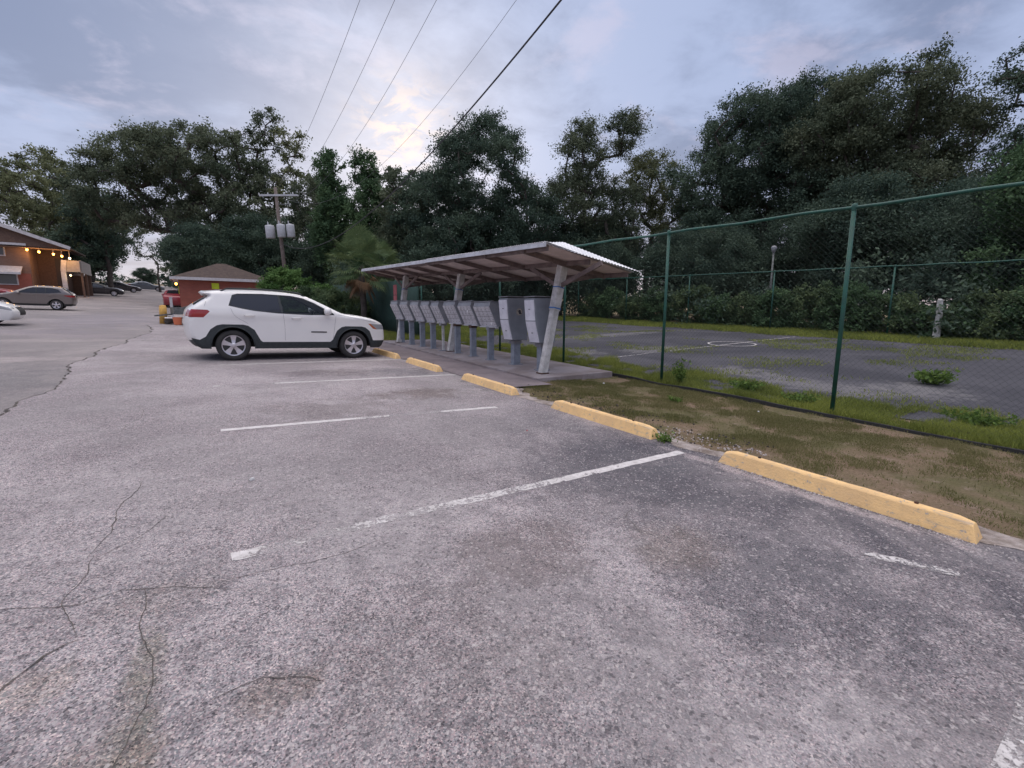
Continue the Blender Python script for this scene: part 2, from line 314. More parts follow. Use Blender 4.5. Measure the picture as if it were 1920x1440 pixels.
M['orange'] = mat('orange_plastic', (.62, .17, .08), None, rough=.6)
M['tarp'] = mat('brown_tarp', (.12, .095, .09), (.06, .05, .05), 4, .85, bump=.5, bscale=8)
M['transformer'] = mat('transformer_grey', (.50, .52, .56), (.42, .43, .46), 5, .5)
M['pole_wood'] = mat('pole_wood', (.12, .095, .085), (.17, .14, .13), 6, .9, bump=.3, bscale=20)
M['cable'] = mat('cable', (.03, .03, .036), None, rough=.7)
M['cable_light'] = mat('bare_cable', (.16, .16, .18), None, rough=.6)
M['cream_sticker'] = mat('cream_sticker', (.50, .45, .38), None, rough=.5)
M['ink'] = mat('dark_ink', (.03, .03, .045), None, rough=.5)
M['tape_white'] = mat('white_tag', (.8, .8, .82), None, rough=.5)
M['lampshade'] = mat('lamp_head_metal', (.30, .31, .33), (.2, .2, .22), 9, .5, metal=.3)
M['seat'] = mat('car_seat_fabric', (.06, .06, .065), None, rough=.9)
M['seat_tan'] = mat('pale_seat_cover', (.42, .40, .28), None, rough=.9)
M['litter'] = mat('pale_litter', (.6, .6, .6), None, rough=.8)
M['pebble'] = mat('pale_pebbles', (.55, .50, .49), (.38, .34, .33), 30, .9)

# ------------------------------------------------------------------ mesh helpers
def tag(o, label=None, cat=None, group=None, kind=None):
    if label: o['label'] = label
    if cat: o['category'] = cat
    if group: o['group'] = group
    if kind: o['kind'] = kind
    return o
def empty(name, loc, rz=0.0, label=None, cat=None, group=None, tilt=False):
    o = bpy.data.objects.new(name, None); COL.objects.link(o); o.empty_display_size = .2
    if tilt:
        sx, sy = slope(loc[0], loc[1]); n = Vector((-sx, -sy, 1)).normalized()
        f = Vector((math.cos(rz), math.sin(rz), 0)); f = (f-n*f.dot(n)).normalized(); l = n.cross(f)
        o.matrix_world = Matrix.Translation(loc) @ Matrix((f, l, n)).transposed().to_4x4()
    else:
        o.location = loc; o.rotation_euler = (0, 0, rz)
    return tag(o, label, cat, group)
class MB:
    def __init__(s): s.v = []; s.f = []
    def add(s, vs, fs):
        k = len(s.v); s.v += [tuple(v) for v in vs]; s.f += [tuple(i+k for i in f) for f in fs]; return s
    def box(s, c, d, rz=0.0, rx=0.0, ry=0.0, taper=1.0):
        R_ = Matrix.Rotation(rz, 3, 'Z') @ Matrix.Rotation(ry, 3, 'Y') @ Matrix.Rotation(rx, 3, 'X'); vs = []
        for sx, sy, sz in ((-1, -1, -1), (1, -1, -1), (1, 1, -1), (-1, 1, -1), (-1, -1, 1), (1, -1, 1), (1, 1, 1), (-1, 1, 1)):
            k = taper if sz > 0 else 1
            vs.append(Vector(c)+R_ @ Vector((sx*d[0]/2*k, sy*d[1]/2*k, sz*d[2]/2)))
        return s.add(vs, [(0, 3, 2, 1), (4, 5, 6, 7), (0, 1, 5, 4), (1, 2, 6, 5), (2, 3, 7, 6), (3, 0, 4, 7)])
    def bar(s, a, b, w, h, up=(0, 0, 1)):
        a = Vector(a); b = Vector(b); d = (b-a).normalized(); u = Vector(up); sd_ = d.cross(u)
        if sd_.length < 1e-4: sd_ = d.cross(Vector((1, 0, 0)))
        sd_.normalize(); u = sd_.cross(d); vs = []
        for p in (a, b):
            for i, j in ((-1, -1), (1, -1), (1, 1), (-1, 1)): vs.append(p+sd_*i*w/2+u*j*h/2)
        return s.add(vs, [(0, 1, 2, 3), (7, 6, 5, 4), (0, 4, 5, 1), (1, 5, 6, 2), (2, 6, 7, 3), (3, 7, 4, 0)])
    def tube(s, pts, r, n=8, cap=True):
        pts = [Vector(p) for p in pts]; rs = r if isinstance(r, (list, tuple)) else [r]*len(pts); k0 = len(s.v); ref = None
        for i, p in enumerate(pts):
            d = (pts[min(i+1, len(pts)-1)]-pts[max(i-1, 0)]).normalized()
            if ref is None: ref = d.orthogonal().normalized()
            ref = (ref-d*ref.dot(d)).normalized(); b = d.cross(ref)
            for j in range(n):
                a = 2*math.pi*j/n; s.v.append(tuple(p+(ref*math.cos(a)+b*math.sin(a))*rs[i]))
        for i in range(len(pts)-1):
            for j in range(n):
                a = k0+i*n+j; b = k0+i*n+(j+1) % n; s.f.append((a, b, b+n, a+n))
        if cap:
            s.f.append(tuple(k0+j for j in reversed(range(n)))); s.f.append(tuple(k0+(len(pts)-1)*n+j for j in range(n)))
        return s
    def lathe(s, prof, n=24, axis='Z', c=(0, 0, 0)):
        k0 = len(s.v); c = Vector(c)
        for r, h in prof:
            for j in range(n):
                a = 2*math.pi*j/n; x, y = r*math.cos(a), r*math.sin(a)
                p = {'Z': (x, y, h), 'Y': (x, h, -y), 'X': (h, x, y)}[axis]; s.v.append(tuple(c+Vector(p)))
        for i in range(len(prof)-1):
            for j in range(n):
                a = k0+i*n+j; b = k0+i*n+(j+1) % n; s.f.append((a, b, b+n, a+n))
        return s
    def prism(s, poly, y0, y1, fn=None):
        """polygon in x,z extruded along y"""
        n = len(poly); vs = [(x, y0, z) for x, z in poly]+[(x, y1, z) for x, z in poly]
        if fn: vs = [fn(*v) for v in vs]
        return s.add(vs, [tuple(range(n)), tuple(reversed(range(n, 2*n)))]+[(i, i+n, (i+1) % n+n, (i+1) % n) for i in range(n)])
    def build(s, name, m, parent=None, smooth=False, bevel=0.0):
        me = bpy.data.meshes.new(name); me.from_pydata([tuple(v) for v in s.v], [], s.f); me.update()
        me.materials.append(m if not isinstance(m, str) else M[m])
        if smooth: me.polygons.foreach_set('use_smooth', [True]*len(me.polygons))
        o = bpy.data.objects.new(name, me); COL.objects.link(o)
        if parent is not None: o.parent = parent
        if bevel:
            bv = o.modifiers.new('bevel', 'BEVEL'); bv.width = bevel; bv.segments = 2; bv.limit_method = 'ANGLE'
        return o
def np_mesh(name, V_, F_, m, tint=None, parent=None, smooth=False):
    """V_ (n,3), F_ (m,k) arrays -> one object"""
    me = bpy.data.meshes.new(name); k = F_.shape[1]
    me.vertices.add(len(V_)); me.vertices.foreach_set('co', V_.astype(np.float32).ravel())
    me.loops.add(F_.size); me.loops.foreach_set('vertex_index', F_.astype(np.int32).ravel())
    me.polygons.add(len(F_)); me.polygons.foreach_set('loop_start', np.arange(0, F_.size, k, dtype=np.int32))
    me.update(calc_edges=True)
    if tint is not None:
        a = me.attributes.new('tint', 'FLOAT', 'FACE'); a.data.foreach_set('value', tint.astype(np.float32))
    if smooth: me.polygons.foreach_set('use_smooth', np.ones(len(F_), dtype=bool))
    me.materials.append(m if not isinstance(m, str) else M[m]); me.validate()
    o = bpy.data.objects.new(name, me); COL.objects.link(o)
    if parent is not None: o.parent = parent
    return o

# ------------------------------------------------------------------ ground
def sheet(name, xs, ys, dz, m, edge=None, extra=None):
    """terrain-following sheet; edge(X, Y) may move a border point sideways"""
    vs = []; fs = []
    for y in ys:
        for i, x in enumerate(xs):
            X = x+(edge(i, len(xs), y) if edge else 0)
            vs.append((X, y, zt(X, y)+dz+(extra(X, y) if extra else 0)))
    n = len(xs)
    for j in range(len(ys)-1):
        for i in range(n-1): fs.append((j*n+i, j*n+i+1, (j+1)*n+i+1, (j+1)*n+i))
    o = MB().add(vs, fs).build(name, m, smooth=True); return tag(o, kind='structure')
def lin(a, b, s): return [a+(b-a)*i/max(1, round((b-a)/s)) for i in range(max(1, round((b-a)/s))+1)]
def hsh(i): return (math.sin(i*12.9898)*43758.5453) % 1.0
def wob(y, f, seed):
    y = y*f; i = math.floor(y); t = y-i; t = t*t*(3-2*t); return (hsh(i+seed)*(1-t)+hsh(i+1+seed)*t)-.5
def drv_edge(y): return -6.05+.45*wob(y, .35, 3)+.18*wob(y, 1.3, 9)+.09*wob(y, 4, 4)+.05*wob(y, 11, 2)+.02*wob(y, 29, 6)
def lot_edge(y): return (.30+.20*wob(y, .8, 31)+.14*wob(y, 3.0, 12)+.06*wob(y, 11, 5)) if y < 6.2 else 1.0
xs_far = [-400, -250, -150]+lin(-90, -20, 5)+lin(-18, 20, 1)+lin(22, 50, 2)+[70, 120, 250, 400]
ys_far = [-200, -100]+lin(-60, 0, 5)+lin(1, 60, 1)+lin(62, 170, 3)+[250, 400, 600]
sheet('ground', xs_far, ys_far, -.03, 'soil')
ys_n = lin(-6, 26, .1)
def e_lot(i, n, y):
    return (drv_edge(y)+6.05) if i == 0 else ((lot_edge(y)-.4) if i == n-1 else 0)
sheet('parking_lot_surface', [-6.05]+lin(-5, -1, 1)+[.4], ys_n, 0.0, 'lot', e_lot)
sheet('driveway_surface', [-48]+lin(-40, -8, 4)+[-6.8, -6.05], ys_n, -.028, 'drive', lambda i, n, y: (drv_edge(y)+6.05+.08) if i == n-1 else 0, lambda X, Y: .012)
sheet('driveway_surface', lin(-48, 2, 2), lin(26, 150, 1.5), -.012, 'drive')
# broken margin of asphalt beside the verge and the lip of the lot along the driveway
sheet('asphalt_margin', [.18, .3, .42], lin(-4, 6.1, .06), .0035, 'dust', lambda i, n, y: (lot_edge(y)-.34+(.14*wob(y, 4, 77)+.07*wob(y, 13, 70) if i == 2 else .22*wob(y, 2.2, 7)+.08*wob(y, 9, 17) if i == 0 else 0)))
vs = []; fs = []
for k, y in enumerate(lin(-6, 26, .05)):
    x = drv_edge(y); w = (.018+.05*max(0, wob(y, 1.3, 71)+.15))*(1 if y < 15 else .4)
    vs += [(x-w, y, zt(x, y)-.010), (x+.004, y, zt(x, y)+.004)]
    if k: fs.append((2*k-2, 2*k-1, 2*k+1, 2*k))
tag(MB().add(vs, fs).build('asphalt_lip', 'seal'), kind='structure')
def ribbon(name, pts, width, m='seal', dz=.004, step=.06, jag=.5, seed=0, taper=True, wear=None):
    P = []
    for a, b in zip(pts[:-1], pts[1:]):
        L_ = math.hypot(b[0]-a[0], b[1]-a[1]); n = max(1, int(L_/step))
        P += [(a[0]+(b[0]-a[0])*i/n, a[1]+(b[1]-a[1])*i/n) for i in range(n)]
    P.append(pts[-1]); vs = []; fs = []; n = len(P); wv = []
    for k, (x, y) in enumerate(P):
        a = P[max(0, k-1)]; b = P[min(n-1, k+1)]; d = Vector((b[0]-a[0], b[1]-a[1])).normalized(); s_ = Vector((-d.y, d.x))
        off = jag*(width*2.4*wob(k*step, 11, seed)+width*2.2*wob(k*step, 28, seed+5)+.05*(width < .07)*wob(k*step, 3.1, seed+2))
        w = max(.0015, width/2*(1+jag*1.1*wob(k*step, 17, seed+9)+jag*.7*wob(k*step, 41, seed+3))); 
        if taper: w *= min(1, 3*(1-abs(2*k/n-1))+.2)
        for q in (-1, 1):
            X = x+s_.x*(off+q*w); Y = y+s_.y*(off+q*w); vs.append((X, Y, zt(X, Y)+dz))
            wv.append(wear(k/max(1, n-1)) if wear else 0)
        if k: fs.append((2*k-1, 2*k-2, 2*k, 2*k+1))
    o = MB().add(vs, fs).build(name, m)
    if wear:
        a = o.data.attributes.new('wear', 'FLOAT', 'POINT'); a.data.foreach_set('value', wv)
    return tag(o, kind='structure')
# ------------------------------------------------------------------ markings and cracks
LINE_W = .095
def wl(*ks):
    def f(t):
        for (a, b, v0, v1) in ks:
            if a <= t <= b: return v0+(v1-v0)*(t-a)/(b-a)
        return .5
    return f
ribbon('parking_line', [(-4.05, 2.13), (-3.2, 2.17), (-.05, 2.20)], LINE_W, 'line', .0025, .02, .035, 1, False, wl((0, .03, .50, .52), (.03, .05, .54, .66), (.05, .2, .68, .63), (.2, .5, .62, .56), (.5, .7, .55, .5), (.7, 1, .48, .38)))
ribbon('parking_line', [(-4.02, 4.98), (-2.4, 4.93), (-.68, 4.83)], LINE_W, 'line', .0025, .02, .035, 2, False, wl((0, .35, .4, .48), (.35, .5, .48, .56), (.5, .58, .58, .66), (.58, .74, .68, .63), (.74, 1, .56, .46)))
ribbon('parking_line', [(-4.04, 7.90), (.27, 7.93)], LINE_W, 'line', .0025, .02, .035, 3, False, wl((0, .06, .5, .6), (.06, .2, .66, .6), (.2, 1, .52, .48)))
ribbon('parking_line', [(-3.9, 10.62), (.13, 10.86)], LINE_W, 'line', .0025, .02, .035, 4, False, wl((0, .3, .55, .5), (.3, 1, .5, .35)))
ribbon('parking_line', [(-4.0, -.47), (-1.9, -.47), (-.3, -.45)], LINE_W*1.1, 'line', .004, .05, .0, 4, False, wl((0, .4, .35, .45), (.4, 1, .45, .98)))
ribbon('parking_line_scrap', [(-.83, .34), (-.60, -.04)], .08, 'line', .004, .03, .1, 4, True, wl((0, 1, .58, .62)))
for i, (pts, w) in enumerate([
    ([(-5.2, 1.25), (-4.95, 1.42), (-4.76, 1.54), (-4.70, 1.70), (-4.60, 1.75)], .028), ([(-4.60, 1.76), (-4.66, 2.08), (-4.62, 2.3), (-4.64, 2.50)], .008),
    ([(-4.64, 2.47), (-4.63, 2.76), (-4.61, 3.26), (-4.55, 3.65)], .014), ([(-4.64, 2.47), (-4.52, 2.60), (-4.38, 2.9)], .007), ([(-5.3, 2.2), (-4.87, 2.11), (-4.63, 2.03), (-4.49, 2.06), (-4.28, 1.97), (-4.0, 1.81)], .011),
    ([(-4.45, 2.02), (-4.42, 1.91), (-4.38, 1.61), (-4.34, 1.31), (-4.38, 1.10), (-4.45, .8)], .012), ([(-4.12, 1.9), (-3.7, 1.86), (-3.3, 1.95)], .006),
    ([(-4.9, 5.3), (-4.75, 5.9), (-4.8, 6.6)], .012), ([(-3.8, 1.0), (-4.0, 1.12), (-4.15, 1.1)], .02), ([(-1.9, 1.2), (-1.75, 1.42), (-1.6, 1.5)], .014), ([(-6.4, 16.6), (-5.6, 17.2), (-4.2, 17.4)], .10), ([(-3.5, 13.5), (-1.8, 13.4), (-.4, 13.9)], .02)]):
    ribbon('asphalt_crack', pts, w*.26, 'seal', .003, .02, 1.6, i*7)

# ------------------------------------------------------------------ wheel stops
def wheel_stop(x, y, rz, label, s):
    n = 14; L_ = 1.83; vs = []; fs = []
    prof = [(0, 0), (.012, .035), (.045, .125), (.065, .14), (.115, .14), (.135, .125), (.168, .035), (.18, 0)]
    r = random.Random(s)
    for i in range(n+1):
        t = i/n; k = 1.0
        yy = t*L_
        for (a, b) in prof:
            e = .5*(1-math.cos(min(1, min(t, 1-t)*14)*math.pi))
            hh = b*(.86+.14*e)+(r.random()-.5)*.004; yo = (b*.30)*(1 if t == 0 else -1 if t == 1 else 0)
            vs.append((a+(r.random()-.5)*.004, yy+yo, hh-.01))
    m = len(prof)
    for i in range(n):
        for j in range(m-1): fs.append((i*m+j+1, i*m+j, (i+1)*m+j, (i+1)*m+j+1))
    fs += [tuple(range(m)), tuple(n*m+j for j in reversed(range(m)))]
    root = empty('wheel_stop', (x, y, zt(x, y)), math.pi/2+rz, label, 'wheel stop', 'yellow wheel stops along the parking bays', tilt=True)
    o = MB().add([(yy, -xx, zz) for xx, yy, zz in vs], fs).build('concrete_bar', 'yellow', root, smooth=False, bevel=.006)
    for q in (.35, 1.48): MB().lathe([(.001, .143), (.013, .143), (.013, .12)], 10, 'Z', (q, -.09, 0)).build('anchor_pin', 'rust', root)
for (x, y, rz, lb) in ((0, .0, .0, 'long yellow wheel stop nearest the camera beside the brown verge'), (.03, 2.66, .0, 'yellow wheel stop with a green weed at its near end, between the two bay lines'),
                       (.02, 5.50, -.01, 'yellow wheel stop at the near corner of the mailbox walkway'), (.0, 8.40, .0, 'short looking yellow wheel stop just right of the white car bay'),
                       (.0, 10.98, .03, 'dirty yellow wheel stop under the front bumper of the white car')):
    wheel_stop(x, y, rz, lb, int(y*10))

# ------------------------------------------------------------------ concrete slab and walkway
def zslab(Y): return zt(1.45, Y)+.055
def flat_sheet(name, x0, x1, y0, y1, zf, m, thick=.12, step=.3, jag=0.0):
    ys = lin(y0, y1, step); vs = []; fs = []
    for k, y in enumerate(ys):
        a = x0+(jag*wob(y, 2.5, 61) if jag else 0)
        vs += [(a, y, zf(y)-thick), (a, y, zf(y)), (x1, y, zf(y)), (x1, y, zf(y)-thick-.12)]
        if k:
            q = 4*k
            for j in range(4): fs.append((q-4+j, q-4+(j+1) % 4, q+(j+1) % 4, q+j))
    fs += [(0, 3, 2, 1), (len(vs)-4, len(vs)-3, len(vs)-2, len(vs)-1)]
    fs = [tuple(reversed(f)) for f in fs]
    o = MB().add(vs, fs).build(name, m, bevel=.01); return tag(o, kind='structure')
flat_sheet('concrete_slab', 1.42, 3.55, 6.62, 16.4, zslab, 'concrete')
sheet('walkway', [.22, .6, 1.0, 1.418], lin(6.15, 17.2, .3), .010, 'walk', lambda i, n, y: (.12*wob(y, 2, 5) if i == 0 else 0))

# ------------------------------------------------------------------ mail shelter
def zn(Y): return 2.66+.0395*(Y-6.2)
def zf(Y): return 2.245+.0395*(Y-6.0)
def zr(X, Y): t = (X-1.2)/2.35; return zn(Y)*(1-t)+zf(Y)*t
sh = empty('mail_shelter', (2.0, 11.5, zslab(11.5)), 0, 'open sided mailbox shelter with corrugated metal lean-to roof on leaning posts', 'shelter')
OFF = Vector((2.0, 11.5, zslab(11.5)))
def S(p): return tuple(Vector(p)-OFF)
ys = lin(6.12, 17.75, .019); vs = []; fs = []
for k, y in enumerate(ys):
    c = .008*math.sin(2*math.pi*y/.076)+.004*wob(y, .9, 4)
    for x in (1.2, 2.0, 2.8, 3.57): vs.append(S((x, y, zr(x, y)+.045+c+.014*(1 if y < 11.5 else 0)*(1 if x < 2 else .5))))
    if k:
        for j in range(3): fs.append((4*k-4+j, 4*k-3+j, 4*k+1+j, 4*k+j))
o = MB().add(vs, fs).build('roof_sheet', 'tin', sh, smooth=True)
md = o.modifiers.new('thick', 'SOLIDIFY'); md.thickness = .004
vs = []; fs = []; n = 180
A_, B_, C_ = Vector((1.16, 6.16, 2.69)), Vector((2.02, 6.62, 2.835)), Vector((3.60, 5.97, 2.285))
for i in range(n+1):
    t = i/n; p = A_.lerp(C_, t); q = (A_.lerp(B_, min(1, t/.22)) if t < .22 else B_.lerp(C_, (t-.22)/.78))
    c = Vector((0, 0, .010*math.sin(t*30*2*math.pi)*.8))
    vs += [S(p+c), S(q+c*.6+Vector((0, 0, .004)))]
    if i: fs.append((2*i-2, 2*i, 2*i+1, 2*i-1))
o = MB().add(vs, fs).build('end_sheet', 'tin', sh, smooth=False); md = o.modifiers.new('thick', 'SOLIDIFY'); md.thickness = .004; md.offset = -1
dk = MB(); dk.add([S((1.22, 6.16, zr(1.22, 6.16)+.022)), S((3.54, 6.16, zr(3.54, 6.16)+.022)), S((3.54, 17.7, zr(3.54, 17.7)+.022)), S((1.22, 17.7, zr(1.22, 17.7)+.022))], [(3, 2, 1, 0)])
dk.add([S((1.22, 6.16, zr(1.22, 6.16)+.028)), S((3.54, 6.16, zr(3.54, 6.16)+.028)), S((3.54, 17.7, zr(3.54, 17.7)+.028)), S((1.22, 17.7, zr(1.22, 17.7)+.028))], [(0, 1, 2, 3)])
dk.build('roof_deck', 'tin_under', sh)
fa = MB()
for a, b in ((6.12, 11.6), (11.6, 17.78)):
    k = .012 if a < 11 else 0
    fa.bar(S((1.19, a, zn(a)-.01+k)), S((1.19, b, zn(b)-.01+k)), .022, .075)
fa.build('fascia', 'fascia', sh)
for X, w in ((1.30, .04), (2.35, .05), (3.46, .04)): MB().bar(S((X, 6.2, zr(X, 6.2)-.03)), S((X, 17.65, zr(X, 17.65)-.03)), w, .09).build('purlin', 'wood_brown', sh)
for Y in (6.9, 8.4, 9.9, 11.5, 13.0, 14.5, 16.1, 17.4):
    MB().bar(S((1.24, Y, zr(1.24, Y)-.045)), S((3.5, Y, zr(3.5, Y)-.045)), .045, .10).build('rafter', 'wood_brown', sh)
for (bx, by, tx, ty) in ((1.91, 7.10, 2.36, 7.02), (2.08, 11.95, 2.42, 11.75), (1.75, 15.45, 2.30, 15.95)):
    b0 = Vector((bx, by, zslab(by)-.01)); t0 = Vector((tx, ty, zr(tx, ty)-.04)); m_ = b0.lerp(t0, .60)
    pst = MB().bar(S(b0), S(m_), .145, .15, (0, 1, 0)).build('post', 'wood_white', sh, bevel=.006)
    MB().bar(S(b0.lerp(t0, .585)), S(t0), .175, .175, (0, 1, 0)).build('post_sleeve', 'wood_white', pst, bevel=.008)
    for q, w in ((.60, .03), (.79, .022)):
        a = b0.lerp(t0, q); b = b0.lerp(t0, q+w/2.4); MB().bar(S(a), S(b), .182, .182, (0, 1, 0)).build('tape_band', 'blue', pst)
    MB().box(S((bx, by, zslab(by)+.012)), (.2, .2, .024)).build('base_plate', 'rust', pst)
    for s_ in (-1, 1):
        e = Vector((tx, ty+s_*1.15, 0)); e.z = zr(tx, ty+s_*1.15)-.06; MB().bar(S(b0.lerp(t0, .80)), S(e), .04, .09).build('knee_brace', 'wood_brown', pst)
    for X in (3.3,):
        e = Vector((X, ty, zr(X, ty)-.07)); MB().bar(S(b0.lerp(t0, .84)), S(e), .04, .09).build('knee_brace', 'wood_brown', pst)

# ------------------------------------------------------------------ cluster mailboxes
def mailbox(X, Y, w, label, zb, ztop, white=False, sticker=None, i=0):
    """front faces -X; leans out towards the top. local x = -X, y = -Y"""
    g = zslab(Y); root = empty('cluster_mailbox', (X, Y, g), math.pi, label, 'mailbox', 'cluster mailboxes on pedestals under the shelter')
    db, dt = .20, .40; back = -.17     # local x of back; front at bottom and top
    P = [(back, zb), (db-.17, zb), (dt-.14, ztop-.10), (dt-.17, ztop), (back, ztop+.01)]
    MB().prism(P, -w/2, w/2).build('cabinet', 'box_side', root, bevel=.006)
    f0 = Vector((db-.17+.004, 0, zb+.012)); f1 = Vector((dt-.14+.004, 0, ztop-.105)); n_ = Vector((1, 0, -.23)).normalized()
    fr = MB()
    vs = []
    for k, p in enumerate((f0, f1)):
        for s_ in (-1, 1): vs += [p+Vector((0, s_*(w/2-.006), 0)), p+n_*.012+Vector((0, s_*(w/2-.006), 0))]
    fr.add(vs, [(1, 3, 7, 5), (0, 4, 6, 2), (0, 1, 5, 4), (2, 6, 7, 3), (4, 5, 7, 6), (0, 2, 3, 1)]); face = fr.build('door_panel', 'box_face', root)
    sm = MB(); rows, cols = 4, 3 if w < .7 else 4
    for r in range(1, rows):
        p = f0.lerp(f1, r/rows)+n_*.0135; sm.box(p, (.003, w-.03, .010))
    for c in range(1, cols):
        y = -w/2+w*c/cols; a = f0+n_*.0135; b = f1+n_*.0135; sm.bar(a+Vector((0, y, .01)), b+Vector((0, y, -.01)), .008, .003, (1, 0, 0))
    sm.build('door_seams', 'box_dark', face)
    for r in range(rows):
        for c in range(cols):
            p = f0.lerp(f1, (r+.35)/rows)+n_*.018+Vector((0, -w/2+w*(c+.8)/cols, 0)); MB().box(p, (.008, .018, .018)).build('lock', 'galv', face)
    MB().box((db-.17+.012, 0, zb-.012), (.05, w+.01, .022)).build('bottom_lip', 'box_face', root)
    hd = MB(); rr = random.Random(i)
    hd.box((.04, 0, ztop+.018), (.40, w+.03, .02))
    for q in range(4): hd.box((.10+rr.uniform(-.03, .08), -w/2+w*(q+.5)/4, ztop+.033), (.05, .07+rr.random()*.05, .016+rr.random()*.02))
    hd.build('cap', 'box_dark', root)
    MB().box((-.02, 0, zb/2), (.16 if not white else .07, .10 if not white else .055, zb+.02)).build('pedestal', 'pedestal' if not white else 'wood_white', root, bevel=.004)
    MB().box((-.02, 0, zb-.05), (.20, .14, .08)).build('bracket', 'rust' if i in (5, 6) else 'box_dark', root)
    MB().box((-.02, 0, .008), (.24, .20, .016)).build('base_plate', 'pedestal', root)
    if sticker: MB().box(f0.lerp(f1, sticker[0])+n_*.0175+Vector((0, sticker[1]*w, 0)), (.004, .07, .09)).build('paper_tag', 'tape_white', face)
lb = ['grey cluster mailbox at the far end of the row beneath the red sign', 'second grey cluster mailbox from the far end of the row', 'third grey cluster mailbox from the far end of the row',
      'fourth grey cluster mailbox from the far end of the row', 'grey cluster mailbox standing on a thin white leg, left of the middle shelter post', 'grey cluster mailbox right behind the middle shelter post',
      'grey cluster mailbox with a white tag high on its face', 'grey cluster mailbox with a white tag low on its face, next to the parcel lockers']
for i, (X, Y, w) in enumerate(((1.86, 15.45, .70), (1.88, 14.55, .70), (1.92, 13.70, .68), (1.96, 12.93, .62), (2.0, 12.27, .54), (2.06, 11.42, .74), (2.10, 10.55, .74), (2.12, 9.64, .82))):
    mailbox(X, Y, w, lb[i], .86+.02*(i > 4), 1.47+.02*(i > 4), white=(i == 4), sticker=(((.75, .2) if i == 6 else (.17, .28)) if i > 5 else None), i=i)
def locker(X, Y, label, emblem, zb=.60):
    g = zslab(Y); root = empty('parcel_locker', (X, Y, g), math.pi, label, 'parcel locker', 'tall parcel lockers on pedestals at the near end of the mailbox row')
    w = .38; ztop = 1.60
    P = [(-.36, zb), (.06, zb-.0), (.18, ztop-.55), (.23, ztop), (-.40, ztop+.02)]
    MB().prism(P, -w/2, w/2).build('cabinet', 'box_grey', root, bevel=.02)
    def fp(t):
        z = zb+.02+(ztop-.06-zb)*t; x = .06+(z-zb)*(.12/.45) if z < ztop-.55 else .18+(z-ztop+.55)*(.05/.55); return Vector((x+.002, 0, z))
    for a, b in ((0, .50), (.52, 1.0)):
        st = 6; vs = []; fs = []
        for k in range(st+1):
            p = fp(a+(b-a)*k/st)
            vs += [p+Vector((0, -w/2+.018, 0)), p+Vector((.014, -w/2+.018, 0)), p+Vector((.014, w/2-.018, 0)), p+Vector((0, w/2-.018, 0))]
            if k:
                q = 4*k
                for j in range(3): fs.append((q-4+j, q-3+j, q+1+j, q+j))
        fs += [(0, 3, 2, 1), (4*st, 4*st+1, 4*st+2, 4*st+3)]
        d = MB().add(vs, [tuple(reversed(f)) for f in fs]).build('door', 'box_white', root)
        p = fp(a+(b-a)*(.45 if a == 0 else .55)); MB().box(p+Vector((.018, 0, 0)), (.012, .055, .022)).build('lock', 'box_dark', d)
    MB().box((-.10, 0, ztop+.035), (.66, w+.03, .02)).build('cap', 'box_dark', root)
    MB().box((-.14, 0, zb/2), (.19, .15, zb+.02)).build('pedestal', 'pedestal', root, bevel=.004)
    MB().box((-.14, 0, zb-.05), (.24, .2, .07)).build('bracket', 'box_dark', root)
    MB().box((-.14, 0, .008), (.28, .24, .016)).build('base_plate', 'pedestal', root)
    if emblem:   # round postal emblem on the side that faces the camera: cream disc, dark eagle head
        y = w/2; c = Vector((-.115, y, 1.28)); mb = MB()
        mb.lathe([(.001, .006), (.085, .006), (.085, .0)], 32, 'Y', c); em = mb.build('round_emblem', 'cream_sticker', root)
        eg = [(-.055, -.045), (-.02, -.06), (.012, -.048), (.03, -.02), (.022, .0), (.052, .01), (.06, .022), (.045, .04), (.012, .052), (-.02, .045), (-.052, .02), (-.03, .012), (-.06, -.005), (-.035, -.012), (-.062, -.028)]
        MB().prism([(c.x+a, c.z+b) for a, b in eg], y+.0062, y+.008).build('eagle_mark', 'ink', em)
        MB().prism([(c.x+a, c.z+b) for a, b in [(.02, .018), (.05, .022), (.042, .034), (.018, .036)]], y+.0081, y+.0095).build('eagle_eye_mark', 'cream_sticker', em)
        tr = MB(); tr.lathe([(.075, .0075), (.080, .0075)], 32, 'Y', c); tr.build('emblem_ring', 'ink', em)
locker(2.10, 8.62, 'tall grey parcel locker with two white doors and a round emblem on its side', True)
locker(2.06, 7.50, 'tall grey parcel locker with two white doors behind the near shelter post', False, .62)
# red sign beyond the far end of the mailboxes
t = empty('red_sign', (1.93, 16.15, zslab(16)), .0, 'faded red upright sign on a thin pole beyond the far mailbox', 'sign')
MB().box((0, 0, 1.90), (.02, .34, .37)).build('upper_panel', 'red_sign', t, bevel=.01); MB().box((0.0, .01, 1.53), (.022, .33, .34)).build('lower_panel', 'red_sign', t, bevel=.01)
MB().tube([(.03, 0, 0), (.03, 0, 2.05)], .018).build('pole', 'galv', t)

